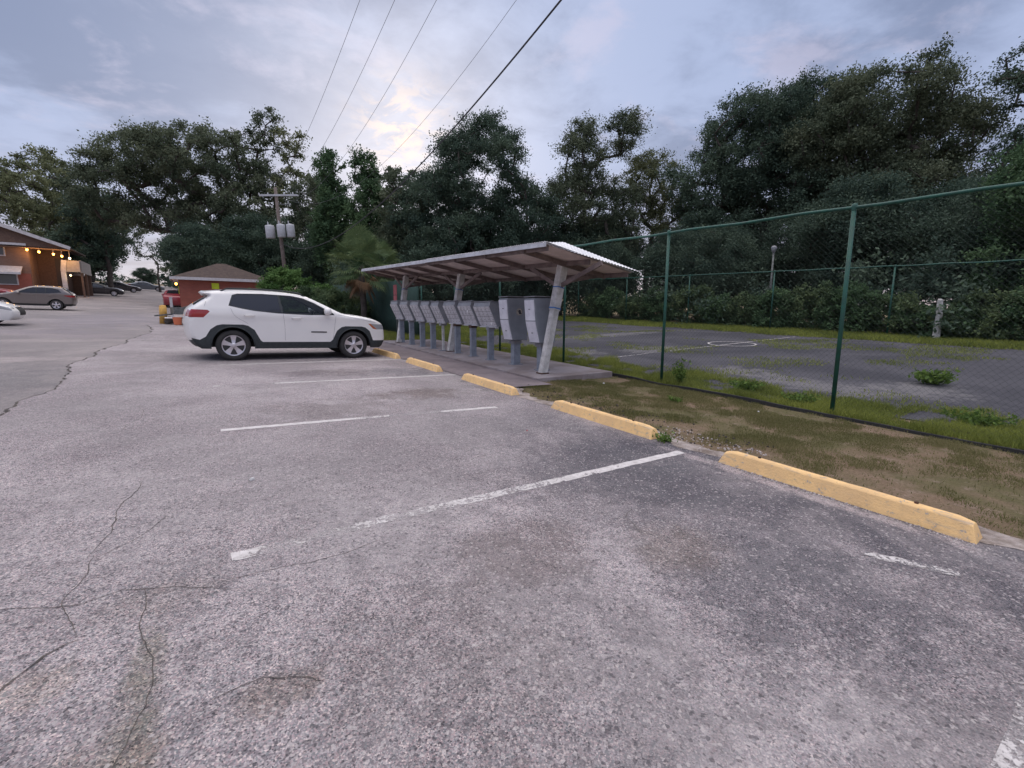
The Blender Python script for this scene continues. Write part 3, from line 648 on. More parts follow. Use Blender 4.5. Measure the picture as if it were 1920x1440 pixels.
# ------------------------------------------------------------------ chain link fence round the court
def fence(name, P0, P1, H_, spacing, label, pitch=.078, wr=.00105, first=0.0, railr=.024, postr=.030, zfun=zt, drop=.05):
    P0 = Vector(P0); P1 = Vector(P1); d = (P1-P0); L_ = d.length; d.normalize()
    root = empty(name, (P0.x, P0.y, 0), 0, label, 'fence'); 
    def q(s, h, o=0.0):
        X = P0.x+d.x*s; Y = P0.y+d.y*s; return Vector((X-P0.x-d.y*o, Y-P0.y+d.x*o, zfun(X, Y)+h))
    s = first
    while s < L_:
        pm = MB().tube([q(s, -.05), q(s, H_+.01)], postr, 10); p = pm.build('post', 'green_metal', root, smooth=True)
        MB().lathe([(.001, .06), (postr*1.2, .045), (postr*1.3, 0), (postr*1.05, -.05)], 10, 'Z', q(s, H_)).build('post_cap', 'green_metal', p, smooth=True)
        s += spacing
    MB().tube([q(s_, H_+.012*math.sin(s_*3)) for s_ in lin(0, L_, 1.0)], railr, 8).build('top_rail', 'green_metal', root, smooth=True)
    w = MB(); n = int((L_+H_)/pitch)
    for k in range(n):
        for sg in (0, 1):
            a = k*pitch-(H_ if sg else 0) if False else k*pitch-H_
            pts = [(a, 0), (a+H_, H_)] if sg == 0 else [(a, H_), (a+H_, 0)]
            (s0, h0), (s1, h1) = pts
            if s1 <= 0 or s0 >= L_: continue
            if s0 < 0: h0 += (h1-h0)*(-s0)/(s1-s0); s0 = 0
            if s1 > L_: h1 = h0+(h1-h0)*(L_-s0)/(s1-s0); s1 = L_
            w.tube([q(s0, drop+h0*(1-drop/H_), (.002 if sg else -.002)), q(s1, drop+h1*(1-drop/H_), (.002 if sg else -.002))], wr, 3, cap=False)
    w.build('wire_mesh', 'wire', root)
    return root, q
rt, q = fence('chain_link_fence', (3.84, -4.0), (3.84, 34.0), 3.05, 3.18, 'tall green chain link fence along the near side of the old court', first=3.14-.0)
vs = []; fs = []
for k, s_ in enumerate(lin(22.5, 38, .25)):
    b = .03*math.sin(s_*2.2)+.02*math.sin(s_*5)
    for h in (.05, .8, 1.6, 2.55): vs.append(q(s_, h, .03+b*(1-abs(h-1.2)/2)))
    if k:
        for j in range(3): fs.append((4*k-4+j, 4*k+j, 4*k+1+j, 4*k-3+j))
o = MB().add(vs, fs).build('privacy_screen', 'screen', rt, smooth=True); md = o.modifiers.new('thick', 'SOLIDIFY'); md.thickness = .006
fence('chain_link_fence', (20.0, -6.0), (20.2, 34.0), 2.95, 4.9, 'weathered far chain link fence behind the court, draped with vines', pitch=.17, wr=.0015, first=2.8, railr=.028, postr=.035)
ed = MB(); pv = None; vs = []; fs = []
for k, y in enumerate(lin(-4, 17.5, .12)):
    x = 3.70+.05*wob(y, .7, 2)+.03*wob(y, 3, 8); h = .012+.045*max(0, wob(y, 1.1, 6)+.3)
    if y > 6.5: x += .0
    z = zt(x, y); vs += [(x-.02, y, z-.06), (x-.012, y, z+h), (x+.035, y, z+h), (x+.05, y, z-.06)]
    if k:
        for j in range(4): fs.append((4*k-4+j, 4*k+j, 4*k+(j+1) % 4, 4*k-4+(j+1) % 4))
tag(ed.add(vs, fs).build('ground_strip', 'black'), 'sagging black strip running under the green fence', 'edging')  # low black strip of uneven height along the foot of the fence

# ------------------------------------------------------------------ old court
sheet('court_surface', [4.3, 5, 6]+lin(7, 18.6, 1), lin(-8, 27.5, .25), -.012, 'court', lambda i, n, y: (.5*wob(y, .6, 40)+.25*wob(y, 2.6, 41) if i == 0 else (.6*wob(y, .5, 44)+.3*wob(y, 2, 43) if i == n-1 else 0)))
ribbon('court_line', [(4.6, 8.98), (11.3, 8.97)], .06, 'line', .000, .1, .1, 5, False, wl((0, .45, .52, .6), (.45, .6, .7, .7), (.6, 1, .58, .52)))
ribbon('court_line', [(11.3, 8.97), (17.2, 8.96)], .07, 'line', .000, .1, .1, 5, False, wl((0, 1, .5, .58)))
ribbon('court_circle', [(12.35+.85*math.cos(a*math.pi/18), 8.97+.80*math.sin(a*math.pi/18)) for a in range(37)], .07, 'line', .003, .06, .05, 6, False, wl((0, 1, .48, .52)))
# ------------------------------------------------------------------ plants
def leaves_np(rng, C, size, aspect=.55, tint=None, flat=.0):
    """one small leaf-shaped quad per centre, random orientation"""
    n = len(C); a = rng.normal(size=(n, 3)); a[:, 2] *= (1-flat*.7); a /= np.linalg.norm(a, axis=1)[:, None]
    b = rng.normal(size=(n, 3)); b -= a*(a*b).sum(1)[:, None]; b /= np.linalg.norm(b, axis=1)[:, None]
    s = (size*(.6+.8*rng.random(n)))[:, None]; a *= s*.5; b *= s*.5*aspect
    V_ = np.empty((n, 4, 3)); V_[:, 0] = C-a; V_[:, 1] = C-a*.1+b; V_[:, 2] = C+a; V_[:, 3] = C-a*.1-b
    return V_.reshape(-1, 3), np.arange(4*n).reshape(-1, 4)
def cluster_pts(rng, cs, rs, n_each, flat=.65, hollow=.35):
    out = []; tt = []
    for c, r in zip(cs, rs):
        n = int(n_each*(r/rs.mean())**2*rng.uniform(.7, 1.3)); k = 11
        tw = rng.normal(size=(k, 3)); tw[:, 2] = tw[:, 2]*.8+.15; tw /= np.linalg.norm(tw, axis=1)[:, None]; tl = rng.uniform(.5, 1.1, k)
        w = rng.integers(0, k, n); t = rng.random(n)**.75; q = tw[w]*(tl[w]*t)[:, None]*r; q[:, 2] -= .18*r*t**2*tl[w]
        p = q*np.array([1, 1, flat+.1])+rng.normal(size=(n, 3))*r*(.11+.05*t)[:, None]
        out.append(c+p); t0 = rng.uniform(0, .75); tt.append(np.clip(t0+rng.random(n)*.28, 0, 1))
    return np.vstack(out), np.concatenate(tt)
def skeleton(rng, attr, base, fork, lean=(0, 0), seg=.7, wobble=.10):
    """grow a branch path from the nearest existing node to every attractor; returns nodes, parents, radii"""
    N = [np.array(base, float)]; par = [-1]; nseg = max(3, int(fork/ .8))
    for i in range(1, nseg+1):
        t = i/nseg; N.append(np.array(base)+np.array([lean[0]*t*t+rng.normal()*.05*fork*.3, lean[1]*t*t+rng.normal()*.05*fork*.3, fork*t])); par.append(len(N)-2)
    top = N[-1]; order = np.argsort(np.linalg.norm(attr-top, axis=1)); first = nseg//2; tips = []
    depth = [0]*len(N)
    for k in order:
        a = attr[k]; A = np.array(N[first:]); d = np.linalg.norm(A-a, axis=1)+np.maximum(0, A[:, 2]-a[2]+.2)*1.2
        j = int(np.argmin(d))+first; p = N[j]; L_ = np.linalg.norm(a-p); m = max(1, int(L_/seg)); cur = j
        side = rng.normal(size=3)*L_*wobble; 
        for i in range(1, m+1):
            t = i/m; q = p*(1-t)+a*t+side*math.sin(t*math.pi)+np.array([0, 0, -.10*L_*math.sin(t*math.pi)])+rng.normal(size=3)*.035*seg*(i < m)
            N.append(q); par.append(cur); cur = len(N)-1
        tips.append(cur)
    cnt = np.zeros(len(N))
    for t in tips: cnt[t] += 1
    for i in range(len(N)-1, 0, -1): cnt[par[i]] += cnt[i]
    return np.array(N), par, cnt
def branch_mesh(name, N, par, cnt, r_tip, power, m, parent, rmax=None, flare=1.5):
    mb = MB(); R_ = r_tip*np.maximum(cnt, 1)**power
    if rmax: R_ *= min(1, rmax/R_[0])
    R_ = np.maximum(R_, r_tip*.8)
    ch = {}
    for i, p in enumerate(par):
        if p >= 0: ch.setdefault(p, []).append(i)
    starts = [(0, ch[0][0])]; 
    while starts:
        a, b = starts.pop(); pts = [N[a]]; rs = [R_[b] if a else R_[a]*flare]; cur = b
        while True:
            pts.append(N[cur]); rs.append(R_[cur]); k = ch.get(cur, [])
            if not k: break
            k = sorted(k, key=lambda i: -R_[i])
            for o_ in k[1:]: starts.append((cur, o_))
            cur = k[0]
        n = 7 if rs[0] > .12 else (5 if rs[0] > .04 else 3)
        mb.tube(pts, rs, n, cap=False)
    return mb.build(name, m, parent, smooth=True)
def sample_env(rng, env, n, sep=0.0, shell=.45):
    """env: list of (cx, cy, cz, rx, ry, rz) ellipsoids"""
    env = np.array(env, float); vol = (env[:, 3]*env[:, 4]*env[:, 5])**.72; pr = vol/vol.sum(); out = []
    tries = 0
    while len(out) < n and tries < n*60:
        tries += 1; e = env[rng.choice(len(env), p=pr)]; d = rng.normal(size=3); d /= np.linalg.norm(d)
        u = rng.random()**(1/3)*(1-shell)+shell*rng.random()**.25; p = e[:3]+d*u*e[3:]
        if sep and out and np.min(np.linalg.norm(np.array(out)-p, axis=1)) < sep: continue
        out.append(p)
    return np.array(out)
def tree(name, x, y, label, env, fork, n, cr, per, lsize, leafm, seed, group=None, lean=(0, 0), r_tip=.018, power=.46, rmax=None, bark='bark', flat=.65, sep=.5, shell=.45, drape=None, cat='tree', extra_twigs=0, hollow=.35):
    rng = np.random.default_rng(seed); z = zt(x, y); root = empty(name, (x, y, z-.05), 0, label, cat, group)
    at_ = sample_env(rng, env, n, sep*cr, shell); rs = cr*rng.uniform(.65, 1.3, len(at_))
    N, par, cnt = skeleton(rng, at_, (0, 0, 0), fork, lean)
    branch_mesh('trunk', N, par, cnt, r_tip, power, bark, root, rmax)
    C, T = cluster_pts(rng, at_, rs, per, flat, hollow)
    if drape is not None:   # hanging curtains of vine
        k, L_ = drape; sel = at_[rng.integers(0, len(at_), k)]; DC = []
        for s_ in sel:
            m = int(120); t = rng.random(m)**.8; DC.append(s_+np.c_[rng.normal(size=m)*.28*(1-t*.5), rng.normal(size=m)*.28*(1-t*.5), -t*L_*rng.uniform(.5, 1.1)])
        C = np.vstack([C]+DC); T = np.concatenate([T, rng.random(sum(len(d) for d in DC))*.6])
    C[:, 2] = np.maximum(C[:, 2], .05)
    V_, F_ = leaves_np(rng, C, lsize); np_mesh('crown', V_, F_, leafm, T, root)
    return root
def copy_thing(src, name, loc, rz, sc, label, group=None):
    r = src.copy(); COL.objects.link(r); r.location = loc; r.rotation_euler = (0, 0, rz); r.scale = sc; r.name = name; r['label'] = label
    if group: r['group'] = group
    for ch in src.children:
        c = ch.copy(); COL.objects.link(c); c.parent = r
        for g_ in ch.children: d = g_.copy(); COL.objects.link(d); d.parent = c
    return r
# camera-right (image right) and away unit vectors on the ground plane, used only to set widths and depths of the crowns
RT = np.array([.830, -.558]); FW = np.array([.558, .830])
def E_(*els):
    """ellipsoids given as (right, away, z, half width, half depth, half height) turned into world axes (round in plan)"""
    out = []
    for r, a, z, w, d, h in els: out.append((RT[0]*r+FW[0]*a, RT[1]*r+FW[1]*a, z, w, (w+d)/2 if abs(w-d) > 1e9 else d*.5+w*.5, h))
    return out
GT = 'trees behind the lot and the court'
tree('oak_tree', -24, 100, 'pale loose crowned tree at the far left above the house roof', E_((0, 0, 15, 6.5, 6, 6.5), (-3, 0, 11, 4, 4, 4), (4, 0, 11, 4, 4, 3)), 5, 70, 1.5, 190, .34, 'leaf_pale', 1, GT, bark='bark', r_tip=.04, sep=.8)
tree('oak_tree', -20.5, 84, 'pale tree leaning behind the end of the brick house', E_((0, 0, 12, 5, 5, 4.5), (2, 0, 8, 4, 4, 4)), 4, 60, 1.3, 220, .30, 'leaf_pale', 2, GT, r_tip=.04, sep=.8)
tree('oak_tree', -17.5, 92, 'mid green tree rising beside the driveway behind the house', E_((-1, 0, 12, 4.5, 4, 6), (1, 0, 8, 4.5, 4, 5)), 4, 70, 1.5, 260, .32, 'leaf_oak', 3, GT, r_tip=.04, sep=.8)
tree('live_oak', -1.6, 59, 'huge spreading dark oak whose limbs arch over the driveway', E_((-7.4, 0, 15.4, 4.8, 5, 2.5), (-1.0, 0, 14.6, 6.2, 6, 3.4), (-11.4, -1, 11.8, 3.2, 3.6, 3.8), (-6.0, 0, 12.2, 5.6, 5, 2.4), (-7.6, 0, 9.3, 3.6, 3, 1.5), (3.0, 0, 9.5, 4.0, 4.2, 4.5), (-1.6, 0, 9.0, 3.0, 4, 2.6)), 5, 225, 1.5, 460, .22, 'leaf_oak', 4, GT, lean=(-3.0, 1.8), r_tip=.045, power=.52, sep=.6, drape=(30, 3.0))
tree('live_oak', -13.6, 77, 'dark tree with drooping boughs beside the driveway, left of the bright gap', E_((0, 0, 9, 3.6, 4, 3.6), (-2.4, 0, 6, 3.2, 3, 4)), 4, 70, 1.3, 300, .26, 'leaf_dark', 5, GT, r_tip=.04, sep=.6, drape=(20, 3.0))
tree('oak_tree', 2.6, 60.5, 'tall open tree with bare forks and tufted top behind the utility pole', E_((-1.2, 0, 18.2, 1.8, 2, 1.6), (1.5, 0, 19.2, 2.0, 2, 2.3), (-.2, 0, 14.2, 3.2, 3, 2.2)), 9, 44, 1.05, 200, .24, 'leaf_oak', 6, GT, r_tip=.045, sep=.9, power=.42)
tree('oak_tree', 5.2, 56, 'slim open tree between the tall tufted tree and the vine clad trees', E_((0, 0, 17.0, 1.6, 1.6, 2.4), (.6, 0, 12.5, 2.6, 2, 2.6)), 9, 34, 1.0, 170, .23, 'leaf_pale', 7, GT, r_tip=.04, sep=.9, power=.42)
tree('vine_clad_tree', 6.3, 43.5, 'left vine smothered tree with hanging curtains of leaves', E_((0, 0, 12.3, 1.4, 1.4, 2.2), (.1, 0, 7, 2.0, 2.0, 4.7)), 9, 95, .85, 330, .19, 'leaf_vine', 8, GT, r_tip=.03, sep=.5, drape=(46, 3.5), flat=1.1)
tree('vine_clad_tree', 8.5, 41, 'right vine smothered tree with a drooping shoulder of leaves', E_((0, 0, 12.2, 1.4, 1.4, 1.9), (.3, 0, 7, 2.1, 2.0, 4.7), (1.9, 0, 9.6, 1.4, 1.4, 1.0)), 9, 100, .85, 330, .19, 'leaf_vine', 9, GT, r_tip=.03, sep=.5, drape=(50, 3.0), flat=1.1)
tree('oak_tree', 6.6, 51.5, 'mid height dark tree filling the gap left of the vine clad trees', E_((0, 0, 10, 2.8, 2.8, 4.6), (-1.5, 0, 6, 2.8, 2.6, 4)), 4, 80, 1.2, 420, .19, 'leaf_oak', 21, GT, r_tip=.03, sep=.5)
tree('oak_tree', -9.6, 92, 'sparse low branched tree showing lacy against the bright gap over the driveway', E_((0, 0, 7.5, 4.0, 3.5, 3.2), (2.5, 0, 4.5, 2.6, 2.5, 2.4)), 3, 26, 1.1, 130, .24, 'leaf_oak', 22, GT, r_tip=.03, sep=.9)
tree('oak_tree', 14.0, 31.6, 'big dense dark green tree rising behind the mailbox shelter', E_((.4, 0, 10.4, 4.4, 4.5, 4.2), (-3.4, 0, 8.0, 3.2, 3.6, 3.6), (3.6, 0, 7.0, 3.2, 3.6, 3.6), (.8, 0, 13.6, 1.9, 2, 1.5), (0, -1, 4.5, 5.6, 4, 3.2)), 3.5, 330, 1.2, 640, .14, 'leaf_dark', 10, GT, r_tip=.028, sep=.55, shell=.6)
tree('oak_tree', 9.9, 36.0, 'narrow leafy tree between the vine clad trees and the big dense tree', E_((0, 0, 9.0, 2.0, 2.2, 3.4), (0, 0, 4.6, 2.6, 2.4, 3.4)), 4, 60, 1.0, 330, .19, 'leaf_oak', 11, GT, r_tip=.028, sep=.5)
tree('oak_tree', 24.4, 27.6, 'twin topped tree with a bare slanting limb right of the big dense tree', E_((-2.0, 0, 13.0, 1.9, 2, 3.0), (1.2, 0, 15.0, 1.4, 1.4, 1.9), (-3.4, 0, 8.5, 2.4, 2.6, 3.6), (.2, 0, 8.0, 2.8, 2.6, 3.6)), 6, 170, 1.1, 470, .14, 'leaf_oak', 12, GT, r_tip=.03, sep=.6)
tree('oak_tree', 29.0, 27.0, 'thin tree with an open crown in front of the pink gap in the woods', E_((0, 0, 11.5, 2.4, 2.2, 2.8), (1.8, 0, 8.6, 2.6, 2, 3.0)), 6, 95, 1.05, 360, .14, 'leaf_pale', 13, GT, r_tip=.03, sep=.7)
tree('live_oak', 33.0, 19.5, 'broad dark oak whose crown climbs to the right above the fence', E_((-1.0, 0, 13.4, 4.4, 4.6, 3.4), (3.0, 0, 15.3, 3.6, 4, 2.9), (-4.2, 0, 10.3, 2.8, 3, 2.6), (1.2, 0, 9.8, 5.0, 4, 2.2)), 6, 290, 1.3, 540, .155, 'leaf_dark', 14, GT, lean=(.8, -.4), r_tip=.035, power=.52, sep=.55)
tree('live_oak', 35.6, 12.4, 'tallest dark oak at the upper right with sky gaps low in its crown', E_((-.8, 0, 14.4, 4.2, 4.2, 2.5), (2.6, 0, 12.4, 2.9, 4, 2.8), (-3.6, 0, 12.5, 2.6, 3, 2.8), (.2, 0, 9.0, 4.6, 4, 2.6)), 7, 270, 1.3, 520, .155, 'leaf_oak', 15, GT, r_tip=.035, power=.52, sep=.6)
tree('oak_tree', 36.2, 6.2, 'dark loose branches of a tree cut by the top right corner of the view', E_((.6, 0, 14.6, 2.0, 2.2, 2.0), (1.2, 0, 10, 2.6, 2.6, 2.4)), 8, 60, 1.0, 260, .15, 'leaf_dark', 16, GT, r_tip=.035, sep=.7)
tree('shade_tree', 23.6, 3.2, 'lighter green leafy tree at the right edge just behind the far fence', E_((.2, 0, 6.0, 1.9, 2.0, 2.2), (-.2, 0, 3.4, 2.2, 2.0, 2.4)), 2.2, 70, .75, 420, .125, 'leaf_vine', 17, GT, r_tip=.02, sep=.5, shell=.6)
tree('shade_tree', 27.5, 10.6, 'shaded bushy tree under the right hand oaks', E_((0, 0, 5.0, 3.2, 3, 3.6)), 2, 110, 1.2, 560, .14, 'leaf_dark', 18, GT, sep=.5)
for i, (x, y, s_, lb) in enumerate(((25.0, 21.0, .78, 'low dark tree behind the hedge mound left of the lamp'), (21.5, 30.0, .95, 'dark tree at the far corner of the court behind the hedge'), (25.6, 29.4, 1.0, 'dark tree seen just past the near corner of the shelter roof'), (29.5, 1.5, .8, 'shaded low tree at the far right beyond the lighter green tree'), (28.5, 20.5, 1.0, 'dark tree filling the space under the thin open tree'), (27.5, 31.0, 1.1, 'dark tree well behind the twin topped tree'), (36.0, 24.0, 1.2, 'dark tree far behind the broad oak'), (23.6, 17.0, .75, 'low dark tree behind the lamp post'), (22.6, 25.5, .70, 'low dark tree left of the far lamp post'), (32, 7.0, 1.0, 'shaded low tree at the right below the tallest oak'), (19.5, 33.5, .9, 'dark low tree between the dense tree and the twin topped tree'),
        (30.5, 15.0, .95, 'dark low tree under the broad oak'), (16.0, 36.5, 1.0, 'shaded tree filling the space behind the big dense tree'), (6.5, 47.5, 1.0, 'dark understory tree at the foot of the vine clad trees'), (1.2, 52.0, 1.1, 'dark understory tree behind the brick hut and the pole'),
        (-3.8, 51.0, .9, 'dark understory tree behind the left end of the brick hut'), (11.5, 42.0, 1.1, 'dark understory tree right of the vine clad trees'), (26.5, 5.0, .85, 'low shaded tree beyond the white stump'))):
    src = bpy.data.objects['shade_tree.001']; copy_thing(src, 'understory_tree', (x, y, zt(x, y)-.1), i*1.3, (s_, s_, s_), lb, 'dark understory trees')
for i, (x, y, s_, lb) in enumerate(((-14.0, 128, .62, 'dark tree at the top of the driveway below the bright gap'), (-4.0, 120, 1.4, 'dark tree at the top of the driveway right of the bright gap'), (-22, 118, 1.7, 'dark tree beyond the house, left of the top of the driveway'), (2, 100, 1.6, 'distant dark tree seen past the roof of the hut'),
        (-30.0, 88, 1.5, 'dark tree looming above the left end of the house roof'))):
    src = bpy.data.objects['shade_tree.001']; copy_thing(src, 'distant_tree', (x, y, zt(x, y)-.1), i*2.1, (s_, s_, s_*.8), lb, 'far dark trees')
# far woods that close the view behind the trees
def woods(name, path, hgt, step, per, ls, seed, label):
    rng = np.random.default_rng(seed); C = []
    for (a, b, h0, h1) in path:
        L_ = math.hypot(b[0]-a[0], b[1]-a[1]); n = int(L_/step)
        for i in range(n):
            t = i/n; x = a[0]+(b[0]-a[0])*t; y = a[1]+(b[1]-a[1])*t; h = (h0+(h1-h0)*t)*rng.uniform(.72, 1.12)
            k = int(h/1.4)+1
            for j in range(k):
                c = np.array([x+rng.normal()*1.6, y+rng.normal()*1.6, zt(x, y)+h*(j+.5)/k*rng.uniform(.85, 1.1)]); C.append((c, rng.uniform(1.1, 2.2)))
    P_, T_ = cluster_pts(rng, np.array([c for c, r in C]), np.array([r for c, r in C]), per, .8); V_, F_ = leaves_np(rng, P_, ls)
    return tag(np_mesh(name, V_, F_, 'leaf_dark', T_), label, 'woods', kind='stuff')
def pl2(px, d): q = (px-960)/849.0; return (CAM[0]+FW[0]*d+RT[0]*d*q, CAM[1]+FW[1]*d+RT[1]*d*q)
woods('undergrowth', [((23.2, -6), (23.2, 36), 3.4, 3.6), ((23.2, 34), (5.5, 34), 4.0, 4.6), ((5.5, 34), (1.5, 37), 4.2, 3.2), ((26.5, -8), (29, 24), 4.2, 4.6)], 1, 1.5, 230, .2, 33, 'tangled dark undergrowth behind the court hedge')
woods('distant_woods', [(pl2(-250, 135), pl2(235, 150), 13, 10), (pl2(235, 150), pl2(340, 150), 3.0, 3.5), (pl2(330, 110), pl2(520, 85), 12, 11), (pl2(520, 85), pl2(1000, 62), 11, 9), (pl2(1000, 62), pl2(1500, 56), 6.5, 6.5), (pl2(1500, 56), pl2(2300, 50), 7, 8)], 1, 2.2, 95, .55, 31, 'dark band of distant woods closing the view behind all the trees')
# shrubs and vine hedge
def shrub(name, x, y, label, w, h, n, per, lsize, leafm, seed, group=None, cr=.45, depth=None):
    d = depth or w
    rng = np.random.default_rng(seed); root = empty(name, (x, y, zt(x, y)-.03), 0, label, 'shrub', group)
    env = [(0, 0, h*.42, d, w, h*.5)]
    a_ = sample_env(rng, env, n, .35*cr, .7); a_[:, 2] = np.abs(a_[:, 2]); rs = cr*rng.uniform(.6, 1.4, len(a_))
    N, par, cnt = skeleton(rng, a_, (0, 0, 0), h*.15, seg=.35)
    branch_mesh('stems', N, par, cnt, .008, .4, 'bark', root)
    C, T = cluster_pts(rng, a_, rs, per, .8); C[:, 2] = np.maximum(C[:, 2], .02); V_, F_ = leaves_np(rng, C, lsize, .6); np_mesh('foliage', V_, F_, leafm, T, root); return root
hl = ['behind the near shelter post', 'left of the second green fence post', 'behind the second green fence post', 'below the pink gap in the woods', 'in a mound left of the lamp', 'at the foot of the lamp post', 'right of the lamp post', 'behind the tallest fence post', 'right of the tallest fence post', 'around the far fence post', 'left of the white stump', 'beside the white stump', 'right of the white stump', 'at the right edge of the court']
hs = [(20.9, 25.5, 2.3), (20.8, 23.2, 2.5), (20.9, 21.0, 2.3), (20.8, 18.8, 2.7), (20.9, 16.7, 2.9), (20.9, 14.8, 2.1), (20.9, 13.2, 2.0), (20.8, 11.6, 2.3), (20.8, 9.9, 3.0), (20.7, 8.3, 2.6), (20.8, 6.8, 2.0), (20.8, 5.3, 1.8), (20.7, 3.8, 2.1), (20.8, 2.2, 2.3)]
for i, ((x, y, h), l_) in enumerate(zip(hs, hl)):
    shrub('vine_hedge_bush', x, y, 'vine covered hedge bush along the far court fence, '+l_, 1.35, h, 46, 230, .115, ('leaf_hedge', 'leaf_vine')[i % 2], 200+i, 'vine hedge behind the court', .42, .8)
for i, (x, y, h, l_) in enumerate(((19.0, 30.5, 3.2, 'behind the parcel lockers'), (16.2, 31.0, 3.4, 'far behind the round emblem'), (13.2, 30.5, 3.6, 'behind the middle mailboxes'), (10.2, 30.2, 3.8, 'behind the middle shelter post'), (7.4, 30.0, 3.8, 'behind the far shelter post'))):
    shrub('dark_hedge_bush', x, y, 'dark tall hedge bush closing the far end of the court, '+l_, 1.9, h, 60, 330, .16, 'leaf_dark', 240+i, 'dark hedge at the far end of the court', .62)
shrub('round_shrub', .3, 31.2, 'rounded bright green shrub between the brick hut and the utility pole', 1.5, 3.8, 70, 330, .12, 'leaf_bright', 260, None, .5)
shrub('low_shrub', 1.6, 29.6, 'lower yellowish green shrub right of the rounded shrub', 1.3, 3.0, 60, 330, .11, 'leaf_bright', 261, None, .42)
shrub('mossy_bank_bush', 2.2, 25.6, 'dull olive creeper covered bank just behind the nose of the white car', 1.5, 2.3, 80, 420, .08, 'leaf_hedge', 262, None, .4)
shrub('mossy_bank_bush', 1.1, 27.6, 'dull olive creeper bank behind the roof of the white car', 1.6, 2.4, 80, 380, .09, 'leaf_hedge', 263, None, .42)
# fan palm
def palm(x, y, label, seed):
    rng = np.random.default_rng(seed); root = empty('fan_palm', (x, y, zt(x, y)), 0, label, 'palm tree')
    MB().tube([(0, 0, 0), (.05, 0, 1.2), (.02, .04, 2.4), (0, 0, 3.3)], [.17, .15, .16, .13], 10).build('trunk', 'bark', root, smooth=True)
    def fans(n, m, elo, ehi, zb, name, Lf, rad_):
        Vs = []; Fs = []; T = []; st = MB(); k = 0
        for i in range(n):
            az = rng.uniform(0, 2*math.pi); el = rng.uniform(elo, ehi); L_ = Lf*rng.uniform(.75, 1.15)
            d = np.array([math.cos(az)*math.cos(el), math.sin(az)*math.cos(el), math.sin(el)]); b = np.array([0, 0, zb+rng.uniform(-.2, .2)])
            e = b+d*L_+np.array([0, 0, -.22*L_*math.cos(el)]); mid = b+d*L_*.55
            st.tube([b, mid, e], [.018, .012, .01], 4)
            s_ = np.cross(d, [0, 0, 1.]); s_ /= np.linalg.norm(s_)+1e-6; u = np.cross(s_, d); tw = rng.uniform(-.5, .5); s2 = s_*math.cos(tw)+u*math.sin(tw); t0 = rng.random()
            for j in range(22):
                a = (j/21-.5)*3.6; f = d*math.cos(a)+s2*math.sin(a); R_ = rad_*rng.uniform(.8, 1.05)*(1-.15*abs(a)/1.8); w = np.cross(f, u); w /= np.linalg.norm(w)+1e-6; w *= .022
                m_ = e+f*R_*.6; tip = e+f*R_+np.array([0, 0, -.16*R_-.12*R_*abs(a)*.3])
                Vs += [e, m_+w, tip, m_-w]; Fs.append((k, k+1, k+2, k+3)); k += 4; T.append(min(1, t0*.7+.3*rng.random()))
        fr = np_mesh(name, np.array(Vs), np.array(Fs), m, np.array(T), root); st.build('stalks', m, fr)
    fans(66, 'palm', -.6, 1.3, 3.45, 'fronds', 1.15, .88); fans(15, 'palm_dead', -1.25, -.55, 3.1, 'dead_fronds', .85, .6)
palm(2.75, 23.3, 'fan palm with some brown hanging fronds left of the shelter roof', 5)
palm(4.6, 26.5, 'taller fan palm half hidden behind the first palm', 8)

# ground cover
def hash_mask(x, y, s, seed):
    def vn(x, y):
        i = np.floor(x); j = np.floor(y); f = x-i; g = y-j; f = f*f*(3-2*f); g = g*g*(3-2*g)
        h = lambda a, b: np.modf(np.abs(np.sin(a*127.1+b*311.7+seed*17.3)*43758.5453))[0]
        return (h(i, j)*(1-f)+h(i+1, j)*f)*(1-g)+(h(i, j+1)*(1-f)+h(i+1, j+1)*f)*g
    return .55*vn(x*s, y*s)+.3*vn(x*s*2.3+7, y*s*2.3)+.15*vn(x*s*5.1, y*s*5.1+3)
def blades(name, n, region, dens, hgt, m, seed, wid=.006, lean=.5, dz=-.012):
    rng = np.random.default_rng(seed); x0, x1, y0, y1 = region; x = rng.uniform(x0, x1, n); y = rng.uniform(y0, y1, n)
    k = dens(x, y) > rng.random(n); x = x[k]; y = y[k]; n = len(x); z = np.array([zt(a, b) for a, b in zip(x, y)])+dz
    h = hgt(x, y)*rng.uniform(.4, 1.3, n); az = rng.uniform(0, 6.283, n); ln = rng.uniform(0, lean, n)*h; az2 = rng.uniform(0, 6.283, n)
    w = wid*rng.uniform(.6, 1.5, n)
    P = np.c_[x, y, z]; S_ = np.c_[np.cos(az)*w, np.sin(az)*w, 0*w]; Tp = P+np.c_[np.cos(az2)*ln, np.sin(az2)*ln, h]
    V_ = np.empty((n, 3, 3)); V_[:, 0] = P-S_; V_[:, 1] = P+S_; V_[:, 2] = Tp
    t = np.clip(hash_mask(x, y, 1.3, seed+5)*1.2-.2+rng.uniform(-.25, .25, n), 0, 1)
    return tag(np_mesh(name, V_.reshape(-1, 3), np.arange(3*n).reshape(-1, 3), m, t), kind='stuff')
ss_ = lambda v, a, b: np.clip((v-a)/(b-a), 0, 1)
le = np.vectorize(lot_edge)
tag(blades('verge_grass', 260000, (.35, 3.75, -1.6, 6.6), lambda x, y: ss_(x-le(y), .08, .5)*ss_(hash_mask(x, y, 2.1, 1), .40, .62)*.95+.03, lambda x, y: .012+.028*hash_mask(x, y, 1.5, 2), 'grass_dry', 1, .0035, .9), 'thin short brown and green grass on the verge behind the wheel stops', 'grass')
